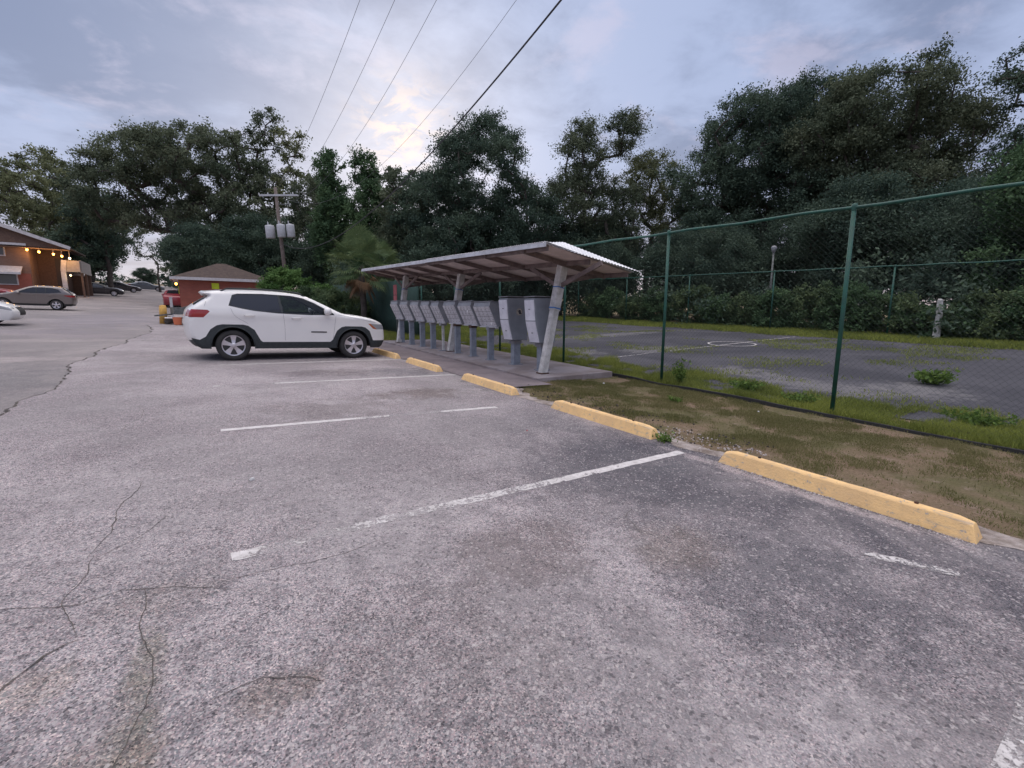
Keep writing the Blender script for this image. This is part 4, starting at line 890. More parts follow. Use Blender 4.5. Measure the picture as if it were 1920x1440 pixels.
def court_edge(x, y):
    w = 1.1+1.7*hash_mask(y*0+3, y, .55, 9)+1.8*ss_(y, 3.0, -1.0)
    return ss_(w-(x-3.8), .0, .6)*np.maximum(ss_(hash_mask(x, y, 2.0, 3), .40, .56), .9*(x < 4.05))*(x > 3.74)
tag(blades('fence_line_grass', 340000, (3.72, 7.4, -2.5, 17), lambda x, y: court_edge(x, y), lambda x, y: .03+.17*hash_mask(x, y, 2.6, 4)**1.6, 'grass', 2, .005, .9, 0), 'yellow green weeds and grass along the court side of the near fence', 'grass')
tag(blades('court_weeds', 150000, (5.4, 18.4, -3, 20), lambda x, y: ss_(hash_mask(x, y, .55, 12), .54, .68)*.6, lambda x, y: .03+.06*hash_mask(x, y, .8, 4), 'grass', 3, .008, .9, .0), 'patchy low weeds on the old court asphalt', 'grass')
tag(blades('far_court_grass', 90000, (17.0, 20.6, -4, 28), lambda x, y: ss_(x+hash_mask(x, y, .7, 3)*1.6, 18.2, 19.0), lambda x, y: .10+.16*hash_mask(x, y, .8, 4), 'grass', 4, .012, .8, 0), 'strip of yellowish grass in front of the far hedge', 'grass')
tag(blades('far_left_grass', 60000, (.6, 9.0, 17.2, 30), lambda x, y: ss_(hash_mask(x, y, .8, 22), .3, .5), lambda x, y: .07+.12*hash_mask(x, y, .8, 4), 'grass', 6, .009, .8, 0), 'rough grass beyond the far end of the shelter', 'grass')
def weed(x, y, h, n, label, seed, ls=.06, name='weed_clump', sp_=.16):
    rng = np.random.default_rng(seed); root = empty(name, (x, y, zt(x, y)), 0, label, 'weed', 'leafy weed clumps'); C = []; st = MB()
    for i in range(n):
        az = rng.uniform(0, 6.28); r = rng.uniform(.1, 1)*sp_; L_ = h*rng.uniform(.6, 1.1); e = np.array([math.cos(az)*r*1.6, math.sin(az)*r*1.6, L_]); b = np.array([math.cos(az)*r*.25, math.sin(az)*r*.25, 0])
        st.tube([b, (b+e)/2+np.array([0, 0, .1*L_]), e], [.004, .003, .002], 3)
        t = rng.uniform(.2, 1, 9)[:, None]; C.append(b*(1-t)+e*t+rng.normal(size=(9, 3))*.025)
    C = np.vstack(C); C[:, 2] = np.maximum(C[:, 2], .015); V_, F_ = leaves_np(rng, C, ls, .5); np_mesh('leaves', V_, F_, 'weed', rng.random(len(F_)), root); st.build('stems', 'weed', root)
weed(8.3, 2.25, .28, 60, 'bright green weed clump alone on the court asphalt at the right', 1, .09, sp_=.32)
weed(3.98, 5.15, .5, 26, 'tall upright weed growing at the foot of the fence, right of the second post', 2, .07, sp_=.12)
weed(.12, 2.56, .07, 22, 'small green weed at the near end of the second wheel stop', 3, .035, sp_=.09)
weed(4.4, 4.0, .22, 40, 'low leafy weed behind the fence between the two near posts', 4, .07, sp_=.22)
weed(4.1, 2.9, .2, 40, 'low leafy weed just left of the nearest fence post', 5, .06, sp_=.2)
weed(2.35, 4.05, .05, 16, 'small pale green weed in the middle of the verge', 6, .04, sp_=.08)
weed(4.9, .9, .2, 50, 'low leafy weed behind the fence at the right edge', 7, .06, sp_=.28)
def scatter(name, m, n, region, s0, s1, seed, label, cat, ok=None, zoff=0.0):
    rng = np.random.default_rng(seed); mb = MB(); i = 0
    while i < n:
        x = rng.uniform(*region[:2]); y = rng.uniform(*region[2:])
        if ok and not ok(x, y, rng): continue
        s_ = rng.uniform(s0, s1); mb.box((x, y, zt(x, y)+zoff+s_*.25), (s_, s_*rng.uniform(.5, .9), s_*.55), rng.uniform(0, 3), rng.uniform(-.3, .3), rng.uniform(-.3, .3), .7); i += 1
    return tag(mb.build(name, m), label, cat, kind='stuff')
scatter('loose_pebbles', 'pebble', 260, (-.16, .0, -.2, 2.0), .004, .016, 4, 'pale loose gravel along the near edge of the wheel stop', 'gravel', lambda x, y, r: r.random() < math.exp(-abs(x+.02)*25))
scatter('loose_pebbles', 'pebble', 240, (.15, .8, 1.7, 3.0), .005, .02, 5, 'loose gravel and crumbs where the asphalt meets the verge', 'gravel')
scatter('lot_grit', 'pebble', 300, (-3.5, .2, -.3, 6), .004, .010, 6, 'scattered pale grit on the parking lot', 'gravel', None, .002)
scatter('dead_leaf_litter', 'bark', 220, (.3, 1.2, 1.8, 6.3), .006, .03, 7, 'dark crumbs and leaf litter along the edge of the verge', 'leaf litter')
for (x, y, s_, lb) in ((2.55, 5.9, .06, 'pale scrap of litter on the verge near the second fence post'), (2.9, 2.95, .04, 'small pale scrap on the verge left of the nearest fence post'), (-3.86, 3.3, .035, 'small white scrap on the open asphalt')):
    tag(MB().box((x, y, zt(x, y)+.012), (s_, s_*.6, .016), .6, .2, .1, .6).build('litter_scrap', 'litter'), lb, 'litter')
tag(MB().box((-1.04, 3.58, zt(-1.04, 3.58)+.006), (.022, .012, .012), .4, taper=.5).build('red_scrap', 'red_sign'), 'tiny red scrap lying above the long bay line', 'litter')
# ------------------------------------------------------------------ cars
def inpoly(px, py, poly):
    px = np.asarray(px); py = np.asarray(py); r = np.zeros(px.shape, bool); n = len(poly); j = n-1
    for i in range(n):
        xi, yi = poly[i]; xj, yj = poly[j]
        if yi != yj: r ^= ((yi > py) != (yj > py)) & (px < (xj-xi)*(py-yi)/(yj-yi)+xi)
        j = i
    return r
def subdiv(pts, step, closed=False):
    out = []; P = list(pts)+([pts[0]] if closed else [])
    for a, b in zip(P[:-1], P[1:]):
        n = max(1, int(math.hypot(b[0]-a[0], b[1]-a[1])/step+.5))
        out += [(a[0]+(b[0]-a[0])*i/n, a[1]+(b[1]-a[1])*i/n) for i in range(n)]
    if not closed: out.append(tuple(pts[-1]))
    return out
def smooth_line(pts, it=2):
    for _ in range(it):
        q = [pts[0]]
        for a, b in zip(pts[:-1], pts[1:]): q += [(a[0]*.78+b[0]*.22, a[1]*.78+b[1]*.22), (a[0]*.22+b[0]*.78, a[1]*.22+b[1]*.78)]
        pts = q+[pts[-1]]
    return pts
def distseg(P, line):
    P = np.asarray(P, float); d = np.full(len(P), 9.0)
    for a, b in zip(line[:-1], line[1:]):
        a = np.array(a); b = np.array(b); ab = b-a; t = np.clip(((P-a)@ab)/max(1e-9, ab@ab), 0, 1); d = np.minimum(d, np.linalg.norm(P-(a+t[:, None]*ab), axis=1))
    return d
def wheel_at(root, x, y, r, side, wd=.22, spokes=5, rim='alloy'):
    """side = +1 left, -1 right; the outer face looks to side*y"""
    s = side; w = MB().lathe([(.02, s*-.02), (r*.62, s*-.02), (r*.62, -s*.16), (.02, -s*.16)], 20, 'Y', (x, y, r)).build('wheel', 'hub_dark', root)
    o0 = s*.0; tp = [(r*.66, -s*wd+o0), (r*.90, -s*wd-s*.005), (r*.985, -s*(wd-.02)), (r, -s*(wd-.06)), (r, -s*.05), (r*.985, -s*.015), (r*.93, s*.006), (r*.80, s*.012), (r*.69, s*.006), (r*.665, -s*.012)]
    MB().lathe(tp, 36, 'Y', (x, y, r)).build('tyre', 'tyre', w, smooth=True)
    rb = MB(); rb.lathe([(r*.675, s*.004), (r*.665, s*.010), (r*.62, s*.004), (r*.60, -s*.05), (r*.60, -s*.15)], 32, 'Y', (x, y, r))
    for k in range(spokes):
        a = 2*math.pi*k/spokes+.3; ca, sa = math.cos(a), math.sin(a)
        def P(rr, t, dy): return (x+rr*ca-t*sa, y+dy, r+rr*sa+t*ca)
        w0, w1, w2 = .030, .040, .062; dd = s*.0
        for (r0, r1, u0, u1, d0, d1) in ((.03, r*.34, w0, w1, .0, -.012), (r*.34, r*.625, w1, w2, -.012, -.004)):
            vs = [P(r0, -u0, s*d0), P(r0, u0, s*d0), P(r1, u1, s*d1), P(r1, -u1, s*d1), P(r0, -u0, s*(d0-.03)), P(r0, u0, s*(d0-.03)), P(r1, u1, s*(d1-.03)), P(r1, -u1, s*(d1-.03))]
            rb.add(vs, [(0, 1, 2, 3), (7, 6, 5, 4), (0, 4, 5, 1), (1, 5, 6, 2), (2, 6, 7, 3), (3, 7, 4, 0)])
    rb.lathe([(.001, s*.012), (.035, s*.010), (.055, s*.0), (.055, -s*.04)], 16, 'Y', (x, y, r)); rb.build('rim', rim, w, smooth=False)
def make_car(name, loc, rz, label, cat, S_, paint, group=None, detail=1.0, z=None):
    root = empty(name, (loc[0], loc[1], zt(*loc)), rz, label, cat, group, tilt=True)
    top = smooth_line(S_['top'], 2); top = subdiv(top, .05/detail)         # rear bumper bottom -> over the roof -> front bumper bottom
    xs_ = [p[0] for p in top]; x0, x1 = min(xs_), max(xs_); xc = (x0+x1)/2; Lh = (x1-x0)/2; W0 = S_['W']/2; zb = S_['belt']; R0 = S_.get('round', .07)
    wb = S_['wb']; rw = S_['rw']; ra = S_['ra']; zbot = S_['zbot']
    cx0 = xc-wb/2 if False else 0
    def Wf(P):
        P = np.atleast_2d(np.asarray(P, float)); x = P[:, 0]; z_ = P[:, 1]
        e = np.clip((np.abs(x-xc)/Lh-.62)/.38, 0, 1); w = W0*(1-.115*e**2.2)
        w = w-np.clip(z_-zb, 0, 9)*S_.get('tumble', .30)-.02*np.clip((zb-z_)/zb, 0, 1)**2-.10*np.clip(.42-z_, 0, 9)
        w = w+.012*np.exp(-((z_-(zb-.10))/.05)**2)*(z_ < zb)
        d = distseg(P, top); t = np.clip(1-d/R0, 0, 1); return w-R0*.85*(1-np.sqrt(1-t*t*.999))
    def arch(cx, r, n=18): return [(cx+r*math.cos(math.pi*i/n), rw+r*math.sin(math.pi*i/n)) for i in range(n+1)]
    # closed side outline: top line then back along the sill with the two wheel arches cut out
    under = [(top[-1][0]-.02, zbot), (wb+ra, zbot)]+arch(wb, ra)+[(wb-ra, zbot), (ra, zbot)]+arch(0, ra)+[(-ra, zbot), (top[0][0]+.02, zbot)]
    outline = top+under
    regs = [('window', w) for w in S_['windows']]+[('door_frame', S_['dlo'])]+[('tail_light', p) for p in S_.get('tail', [])]+[('headlight', p) for p in S_.get('head', [])]+[('marker_light', p) for p in S_.get('amber', [])]+[('cladding', p) for p in S_.get('clad', [])]
    pts = []; edges = []
    def addloop(L_):
        k = len(pts); pts.extend(L_); n = len(L_); edges.extend([(k+i, k+(i+1) % n) for i in range(n)])
    addloop(outline)
    for _, p in regs: addloop(subdiv(p, .08, True))
    g = .07/detail; gx, gz = np.meshgrid(np.arange(x0, x1, g), np.arange(zbot, S_['H'], g)); gp_ = np.c_[gx.ravel()+.013, gz.ravel()+.007]
    gp_ = gp_[inpoly(gp_[:, 0], gp_[:, 1], outline)]; gp_ = gp_[distseg(gp_, outline+[outline[0]]) > .02]; pts.extend([tuple(p) for p in gp_])
    ta = np.array(top); tn = np.gradient(ta, axis=0); tn /= np.linalg.norm(tn, axis=1)[:, None]+1e-9; nrm = np.c_[tn[:, 1], -tn[:, 0]]
    for off in (R0*.12, R0*.4, R0*.8):
        q = ta[::2]+nrm[::2]*off; q = q[inpoly(q[:, 0], q[:, 1], outline)]; q = q[distseg(q, top) > off*.8]; pts.extend([tuple(p) for p in q])
    v2, _, f2, *_r = delaunay_2d_cdt([Vector(p) for p in pts], edges, [], 0, 1e-4)
    v2 = np.array([(v.x, v.y) for v in v2]); f2 = np.array([list(f) for f in f2]); c2 = v2[f2].mean(1)
    ok = inpoly(c2[:, 0], c2[:, 1], outline); f2 = f2[ok]; c2 = c2[ok]; cls = np.full(len(f2), -1)
    for i in reversed(range(len(regs))): cls[inpoly(c2[:, 0], c2[:, 1], regs[i][1])] = i
    yy = Wf(v2); a = v2[f2]; ori = (a[:, 1, 0]-a[:, 0, 0])*(a[:, 2, 1]-a[:, 0, 1])-(a[:, 1, 1]-a[:, 0, 1])*(a[:, 2, 0]-a[:, 0, 0])
    f2 = np.where((ori > 0)[:, None], f2, f2[:, ::-1])
    body = MB(); parts = {}
    for sd_ in (1, -1):
        V3 = [(p[0], sd_*y, p[1]) for p, y in zip(v2, yy)]
        for c in sorted(set(cls)):
            F_ = f2[cls == c]; u = np.unique(F_); mp = {k: i for i, k in enumerate(u)}
            dep = 0.0 if c < 0 or regs[c][0] not in ('window',) else -.006
            vs = [(V3[k][0], V3[k][1]+sd_*dep, V3[k][2]) for k in u]; fs = [tuple(mp[k] for k in (f[::-1] if sd_ > 0 else f)) for f in F_]
            if c < 0: body.add(vs, fs)
            elif regs[c][0] in ('cladding', 'door_frame'): parts.setdefault((regs[c][0], (0, sd_)), MB()).add(vs, fs)
            else: parts.setdefault((regs[c][0], (c, sd_)), MB()).add(vs, fs)
    # transverse skin
    K = 12; tw = Wf(ta); n = len(ta); kind = S_['kind']; grid = []
    for i in range(n):
        row = []
        nx = -nrm[i]; cr = S_.get('crown', .035)+.085*abs(nx[0])**2
        if ta[i][1] < zbot+.05: cr = .03
        for j in range(K+1):
            f = -1+2*j/K; f = math.copysign(abs(f)**.8, f); k = cr*(1-abs(f)**2.2); row.append((ta[i][0]+nx[0]*k, f*tw[i], ta[i][1]+nx[1]*k))
        grid.append(row)
    for i in range(n-1):
        for j in range(K):
            xm = (ta[i][0]+ta[i+1][0])/2; zm = (ta[i][1]+ta[i+1][1])/2; f = abs(-1+2*(j+.5)/K); k = kind(xm, zm, f)
            quad = [grid[i][j], grid[i+1][j], grid[i+1][j+1], grid[i][j+1]]
            key = (k, (j < K/2) if k in ('headlight_lens', 'tail_light') else 0)
            (body if k == 'body' else parts.setdefault(key, MB())).add(quad, [(0, 1, 2, 3)])
    def weld(mb, name, m, parent=root):
        bm = bmesh.new(); me = bpy.data.meshes.new(name); me.from_pydata(mb.v, [], mb.f); bm.from_mesh(me); bmesh.ops.remove_doubles(bm, verts=bm.verts, dist=.0015); bm.to_mesh(me); bm.free()
        me.polygons.foreach_set('use_smooth', [True]*len(me.polygons)); me.materials.append(M[m]); o = bpy.data.objects.new(name, me); COL.objects.link(o); o.parent = parent
        md = o.modifiers.new('ws', 'WEIGHTED_NORMAL') if False else None
        return o
    bo = weld(body, 'body', paint)
    mm = {'window': 'glass_dark', 'door_frame': 'plastic', 'tail_light': 'tail', 'headlight': 'lens', 'headlight_lens': 'lens', 'marker_light': 'amber', 'cladding': S_.get('cladm', 'plastic'), 'windshield': 'glass_mid', 'rear_window': 'glass_dark', 'grille': 'black', 'bumper_trim': 'plastic', 'spoiler': paint}
    for (k, q), mb in parts.items():
        m_ = mm[k]
        if k == 'window' and S_.get('clear') is not None and q[0] in S_['clear']: m_ = 'glass_clear'
        if k == 'windshield' and S_.get('clear') is not None: m_ = 'glass_clear'
        weld(mb, 'headlight' if k == 'headlight_lens' else k, m_)
    # underside, wheel wells
    ub = MB(); ub.box(((x0+x1)/2, 0, zbot+.06), ((x1-x0)*.93, W0*1.15, .10)); ub.build('underbody', 'black', root)
    for cx in (0, wb):
        for sd_ in (1, -1):
            vs = []; fs = []; A = arch(cx, ra+.0, 16)
            for k, (x, z_) in enumerate(A):
                w = float(Wf([(x, z_)])[0]); vs += [(x, sd_*(w-.004), z_), (x, sd_*(W0-.42), z_)]
                if k: fs.append((2*k-2, 2*k-1, 2*k+1, 2*k))
            m0 = len(vs); vs.append((cx, sd_*(W0-.42), rw)); fs += [(2*k+1, 2*k+3, m0) for k in range(16)]
            MB().add(vs, fs).build('wheel_well', 'black', root)
            wy = sd_*(float(Wf([(cx, rw+.02+ra)])[0])-.035); wheel_at(root, cx, wy, rw, sd_, spokes=S_.get('spokes', 5))
    # lips of dark cladding round the arches
    if S_.get('lip'):
        for cx in (0, wb):
            for sd_ in (1, -1):
                A = arch(cx, ra+.002, 20); MB().tube([(x, sd_*(float(Wf([(x, z_)])[0])+.004), z_) for x, z_ in A], .016, 6).build('arch_lip', 'plastic', root, smooth=True)
    for p in S_.get('seams', []):
        for sd_ in (1, -1):
            q = subdiv(smooth_line(p, 2), .06); wq = Wf(q); MB().tube([(a_[0], sd_*(w+.0005), a_[1]) for a_, w in zip(q, wq)], .0032, 4).build('door_seam', 'box_dark', root)
    for (hx, hz) in S_.get('handles', []):
        for sd_ in (1, -1):
            w = float(Wf([(hx, hz)])[0]); h = MB().tube([(hx-.10, sd_*(w-.005), hz), (hx-.08, sd_*(w+.035), hz+.002), (hx+.08, sd_*(w+.035), hz+.004), (hx+.10, sd_*(w-.005), hz)], .013, 6).build('door_handle', paint, root, smooth=True)
    if 'mirror' in S_:
        mx, mz = S_['mirror']
        for sd_ in (1, -1):
            w = float(Wf([(mx, mz)])[0]); mb = MB().lathe([(.001, .10), (.055, .085), (.085, .045), (.095, 0), (.085, -.045), (.05, -.07), (.001, -.075)], 12, 'X', (mx, sd_*(w+.12), mz)); o = mb.build('wing_mirror', paint, root, smooth=True)
            MB().tube([(mx, sd_*(w-.02), mz-.06), (mx, sd_*(w+.09), mz-.05)], .025, 6).build('mirror_arm', 'plastic', o)
    if S_.get('rails'):
        (ra0, ra1) = S_['rails']
        for sd_ in (1, -1):
            q = [p for p in top if ra0 <= p[0] <= ra1 and p[1] > S_['H']-.16]; y_ = sd_*(float(np.min(Wf(q)))+.02)
            MB().tube([(q[0][0], y_, q[0][1]-.01)]+[(a_, y_, b_+.045) for a_, b_ in q[3:-3]]+[(q[-1][0], y_, q[-1][1]-.01)], .015, 6).build('roof_rail', 'plastic', root, smooth=True)
    if 'badge' in S_:
        for sd_ in (1, -1):
            a_, b_, bz = S_['badge']; w = float(Wf([((a_+b_)/2, bz)])[0]); MB().box(((a_+b_)/2, sd_*(w+.004), bz), (b_-a_, .008, .028)).build('side_badge', 'black', root)
    if S_.get('platez'): MB().box((x0-.035, 0, S_['platez']), (.012, .42, .16)).build('licence_plate', 'plate', root)
    if S_.get('cabin'):
        cb = S_['cabin']
        MB().box((wb*.5, 0, .45), (wb*1.0, W0*1.6, .04)).build('cabin_floor', 'black', root)
        for (sx, mt) in ((cb, 'seat'),):
            for sy in (-.38, .38):
                s0 = MB().box((sx, sy, .66), (.50, .50, .16), ry=-.12).box((sx-.30, sy, .98), (.13, .46, .58), ry=-.22).build('seat', 'seat', root, bevel=.03)
                MB().box((sx-.37, sy, 1.33), (.08, .24, .16), ry=-.15).build('headrest', 'seat_tan' if sy < 0 else 'seat', s0, bevel=.02)
        MB().box((sx-1.05, 0, .95), (.16, 1.2, .66), ry=-.2).build('rear_bench', 'seat', root, bevel=.03)
        MB().box((sx+.82, 0, .96), (.34, W0*1.5, .22)).build('dashboard', 'seat', root, bevel=.03)
        MB().tube([(sx+.55+.05*math.sin(a), .38+.18*math.cos(a), 1.0+.17*math.sin(a)) for a in [i*math.pi/8 for i in range(17)]], .013, 6).build('steering_wheel', 'black', root)
    return root
SUV = dict(W=1.82, H=1.60, wb=2.636, rw=.345, ra=.415, zbot=.27, belt=1.12, tumble=.34, round=.075, crown=.03, lip=True, spokes=5, rails=(-.2, 1.55), mirror=(1.98, 1.17), cabin=1.35, platez=.86,
    top=[(-.60, .27), (-.70, .36), (-.785, .52), (-.805, .72), (-.80, .95), (-.775, 1.08), (-.68, 1.20), (-.36, 1.43), (-.50, 1.462), (-.48, 1.500), (-.3, 1.530), (0, 1.562), (.55, 1.575), (1.05, 1.565), (1.42, 1.528), (1.62, 1.475), (2.0, 1.295), (2.36, 1.115), (2.50, 1.09), (2.9, 1.05), (3.20, .985), (3.38, .90), (3.44, .78), (3.46, .60), (3.465, .48), (3.40, .32), (3.33, .27)],
    dlo=[(-.06, 1.225), (.02, 1.462), (.12, 1.496), (.6, 1.518), (1.2, 1.506), (1.45, 1.465), (1.72, 1.355), (2.14, 1.125), (2.17, 1.085), (1.6, 1.065), (.9, 1.085), (.45, 1.125), (.2, 1.165)],
    windows=[[(-.03, 1.232), (.04, 1.445), (.13, 1.475), (.55, 1.497), (.92, 1.495), (.98, 1.104), (.75, 1.118), (.45, 1.148), (.2, 1.19)], [(1.03, 1.10), (.97, 1.493), (1.2, 1.486), (1.43, 1.446), (1.69, 1.34), (2.09, 1.125), (2.11, 1.10), (1.6, 1.088)]],
    clear=(1,),
    tail=[[(-.90, 1.06), (-.80, 1.125), (-.45, 1.12), (-.41, 1.085), (-.53, .955), (-.88, .95)]],
    head=[[(3.06, .885), (3.52, .865), (3.5, .745), (3.24, .745)]], amber=[[(3.00, .89), (3.12, .885), (3.25, .74), (3.13, .76)]],
    clad=[[(-1.0, .56), (-.62, .47), (-.51, .54), (-.42, .70), (-.30, .79), (-.2, .815), (.2, .815), (.30, .79), (.42, .70), (.54, .46), (.58, .425), (2.06, .425), (2.12, .48), (2.22, .70), (2.33, .79), (2.43, .815), (2.83, .815), (2.93, .79), (3.04, .70), (3.13, .46), (3.5, .46), (3.6, .2), (-1.1, .2)]],
    seams=[[(1.02, 1.08), (1.05, .80), (1.05, .46)], [(2.20, 1.07), (2.18, .90), (2.13, .50)], [(-.02, 1.17), (.04, 1.0), (.30, .84)], [(-.42, 1.46), (-.50, 1.2)], [(2.25, 1.10), (2.8, 1.00), (3.2, .92)]],
    handles=[(.33, 1.02), (1.30, .985)], badge=(1.62, 1.98, .665),
    kind=lambda x, z, f: ('rear_window' if x < -.36 and 1.19 < z < 1.43 and f < .86 else 'windshield' if 1.60 < x < 2.36 and z > 1.13 and f < .93 else 'tail_light' if x < -.6 and .96 < z < 1.08 and f > .62 else
        'headlight_lens' if x > 3.2 and .76 < z < .87 and f > .60 else 'grille' if x > 3.2 and .74 < z < .86 and f < .55 else 'grille' if x > 3.2 and .56 < z < .66 and f > .55 and f < .85 else 'bumper_trim' if z < .46 else 'body'))
CUV = dict(SUV, W=1.84, H=1.56, wb=2.64, ra=.40, cabin=None, clear=None, rails=None, badge=(0, .01, .3), lip=False, cladm='black', tumble=.36,
    top=[(-.80, .30), (-.93, .50), (-.95, .80), (-.90, 1.02), (-.74, 1.18), (-.42, 1.42), (-.50, 1.46), (.0, 1.535), (.5, 1.55), (1.0, 1.53), (1.35, 1.46), (1.9, 1.22), (2.25, 1.04), (2.6, .99), (3.1, .88), (3.35, .74), (3.42, .55), (3.36, .30)],
    dlo=[(-.36, 1.16), (-.20, 1.36), (.1, 1.44), (.6, 1.465), (1.1, 1.445), (1.40, 1.36), (1.95, 1.08), (1.2, 1.06), (.4, 1.08)],
    windows=[[(-.30, 1.17), (-.17, 1.34), (.10, 1.415), (.42, 1.435), (.45, 1.11)], [(.50, 1.105), (.48, 1.435), (.66, 1.44), (.9, 1.43), (.93, 1.09)], [(.98, 1.085), (.96, 1.425), (1.1, 1.42), (1.38, 1.34), (1.88, 1.09), (1.2, 1.085)]],
    tail=[[(-1.0, .88), (-.9, 1.02), (-.5, 1.0), (-.45, .96), (-.8, .86)]], head=[[(2.98, .86), (3.42, .74), (3.4, .66), (3.1, .76)]], amber=[],
    clad=[[(-1.0, .44), (-.45, .42), (-.32, .62), (.32, .62), (.5, .40), (2.15, .40), (2.32, .62), (2.96, .62), (3.08, .42), (3.6, .40), (3.6, .2), (-1.1, .2)]],
    seams=[[(.95, 1.05), (.97, .42)], [(2.05, 1.04), (2.08, .45)]], handles=[(.25, .98), (1.15, .97)], mirror=(1.82, 1.06),
    kind=lambda x, z, f: ('rear_window' if x < -.3 and 1.17 < z < 1.42 and f < .86 else 'windshield' if 1.38 < x < 2.22 and z > 1.05 and f < .92 else 'tail_light' if x < -.7 and .90 < z < 1.0 and f > .5 else 'grille' if x > 3.1 and .5 < z < .68 and f < .6 else 'bumper_trim' if z < .42 else 'body'))
SEDAN = dict(W=1.84, H=1.45, wb=2.80, rw=.325, ra=.375, zbot=.20, belt=.93, tumble=.42, round=.08, crown=.035, spokes=7, mirror=(2.0, .97), platez=.8,
    top=[(-.92, .22), (-1.02, .40), (-1.05, .66), (-1.0, .90), (-.90, 1.0), (-.55, 1.045), (-.30, 1.10), (.20, 1.33), (.55, 1.415), (.95, 1.435), (1.35, 1.40), (1.75, 1.26), (2.3, .99), (2.5, .945), (3.1, .86), (3.55, .70), (3.68, .52), (3.66, .34), (3.55, .22)],
    dlo=[(-.02, 1.0), (.22, 1.22), (.55, 1.345), (.95, 1.365), (1.35, 1.32), (1.75, 1.17), (2.12, .965), (1.2, .95), (.3, .96)],
    windows=[[(.05, 1.0), (.25, 1.20), (.56, 1.32), (.98, 1.34), (1.0, .975), (.4, .985)], [(1.06, .972), (1.04, 1.338), (1.33, 1.295), (1.72, 1.15), (2.05, .97)]],
    tail=[[(-1.08, .74), (-1.02, .90), (-.66, .90), (-.62, .84), (-.8, .74)]], head=[[(3.20, .78), (3.62, .66), (3.62, .56), (3.3, .64)]], clad=[],
    seams=[[(1.04, .95), (1.08, .3)], [(2.12, .95), (2.16, .5), (2.1, .3)], [(.1, .95), (.2, .7), (.36, .6)]], handles=[(.35, .86), (1.25, .85)],
    kind=lambda x, z, f: ('rear_window' if -.28 < x < .5 and z > 1.10 and f < .9 else 'windshield' if 1.42 < x < 2.3 and z > .99 and f < .93 else 'tail_light' if x < -.9 and .76 < z < .88 and f > .5 else 'headlight_lens' if x > 3.3 and .58 < z < .68 and f > .62 else
        'grille' if x > 3.4 and .40 < z < .62 and f < .5 else 'body'))
make_car('parked_suv', (-3.58, 12.22), .0, 'white compact SUV with dark wheel arch cladding parked nose to the mailbox shelter', 'SUV', SUV, 'white_paint', detail=1.3)
cu = make_car('parked_suv', (-11.75, 40.0), math.pi+.05, 'grey brown crossover parked on the left, facing left, lit by the house lamps', 'SUV', CUV, 'silver_paint'); cu.scale = (.86, .88, .94)
make_car('parked_sedan', (-13.7, 24.8), .04, 'white sedan at the left edge of the picture with only its nose in view', 'car', SEDAN, 'white_paint')
make_car('parked_sedan', (-15.2, 68.2), .12, 'black sedan parked across the driveway by the house', 'car', SEDAN, 'black_paint')
make_car('parked_sedan', (-19.2, 49.0), .0, 'red car behind the grey brown crossover', 'car', SEDAN, 'red_paint')
make_car('parked_sedan', (-15.0, 84.0), .2, 'dark grey sedan in the far row behind the black sedan', 'car', SEDAN, 'black_paint')
make_car('parked_suv', (-17.4, 79.0), .3, 'black SUV at the left end of the far row', 'SUV', CUV, 'black_paint')
make_car('parked_sedan', (-13.0, 97.0), .1, 'pale grey car at the right end of the far row', 'car', SEDAN, 'grey_paint')
make_car('parked_sedan', (-5.95, 48.3), math.pi/2, 'dark red car just behind the left corner of the brick hut', 'car', SEDAN, 'red_paint')

# ------------------------------------------------------------------ brick hut
def hip_roof(mb, x0, x1, y0, y1, z, h, th=.03):
    w = min(x1-x0, y1-y0)/2
    if x1-x0 >= y1-y0: r0 = (x0+w, (y0+y1)/2); r1 = (x1-w, (y0+y1)/2)
    else: r0 = ((x0+x1)/2, y0+w); r1 = ((x0+x1)/2, y1-w)
    vs = [(x0, y0, z), (x1, y0, z), (x1, y1, z), (x0, y1, z), (r0[0], r0[1], z+h), (r1[0]+.001, r1[1], z+h)]
    if x1-x0 >= y1-y0: fs = [(0, 1, 5, 4), (1, 2, 5), (2, 3, 4, 5), (3, 0, 4), (3, 2, 1, 0)]
    else: fs = [(0, 1, 4), (1, 2, 5, 4), (2, 3, 5), (3, 0, 4, 5), (3, 2, 1, 0)]
    return mb.add(vs, fs)
hx, hy = -2.6, 42.6; hz = zt(-2.6, 41)-.1
t = empty('brick_hut', (hx, hy, hz), 0, 'small orange brick hut with brown hip roof behind the white car', 'hut')
def wall_box(c, d, name, m, par): return MB().box(c, d).build(name, m, par)
wall_box((0, 0, 1.2), (5.6, 5.0, 2.55), 'wall', 'brick', t)
rf = hip_roof(MB(), -3.25, 3.25, -2.95, 2.95, 2.62, 1.35).build('roof', 'shingle', t)
fm = MB()
for a, b in (((-3.27, -2.97, 2.56), (3.27, -2.97, 2.56)), ((3.27, -2.97, 2.56), (3.27, 2.97, 2.56)), ((3.27, 2.97, 2.56), (-3.27, 2.97, 2.56)), ((-3.27, 2.97, 2.56), (-3.27, -2.97, 2.56))): fm.bar(a, b, .03, .20)
fm.build('fascia', 'trim', rf); MB().box((0, 0, 2.50), (6.4, 5.8, .02)).build('soffit', 'trim', rf)
MB().box((-.60, -2.53, 2.10), (.46, .03, .42)).build('notice_board', 'notice', t)
lm = MB().box((-2.93, -2.2, 2.30), (.14, .16, .05)).build('wall_lamp', 'galv', t)
MB().lathe([(.001, -.11), (.06, -.08), (.075, 0), (.06, .06), (.001, .07)], 12, 'Z', (-2.96, -2.2, 2.2)).build('lit_bulb', 'bulb', lm)
MB().box((-2.83, -2.1, 1.75), (.03, .5, .55)).build('side_notice', 'notice', t)
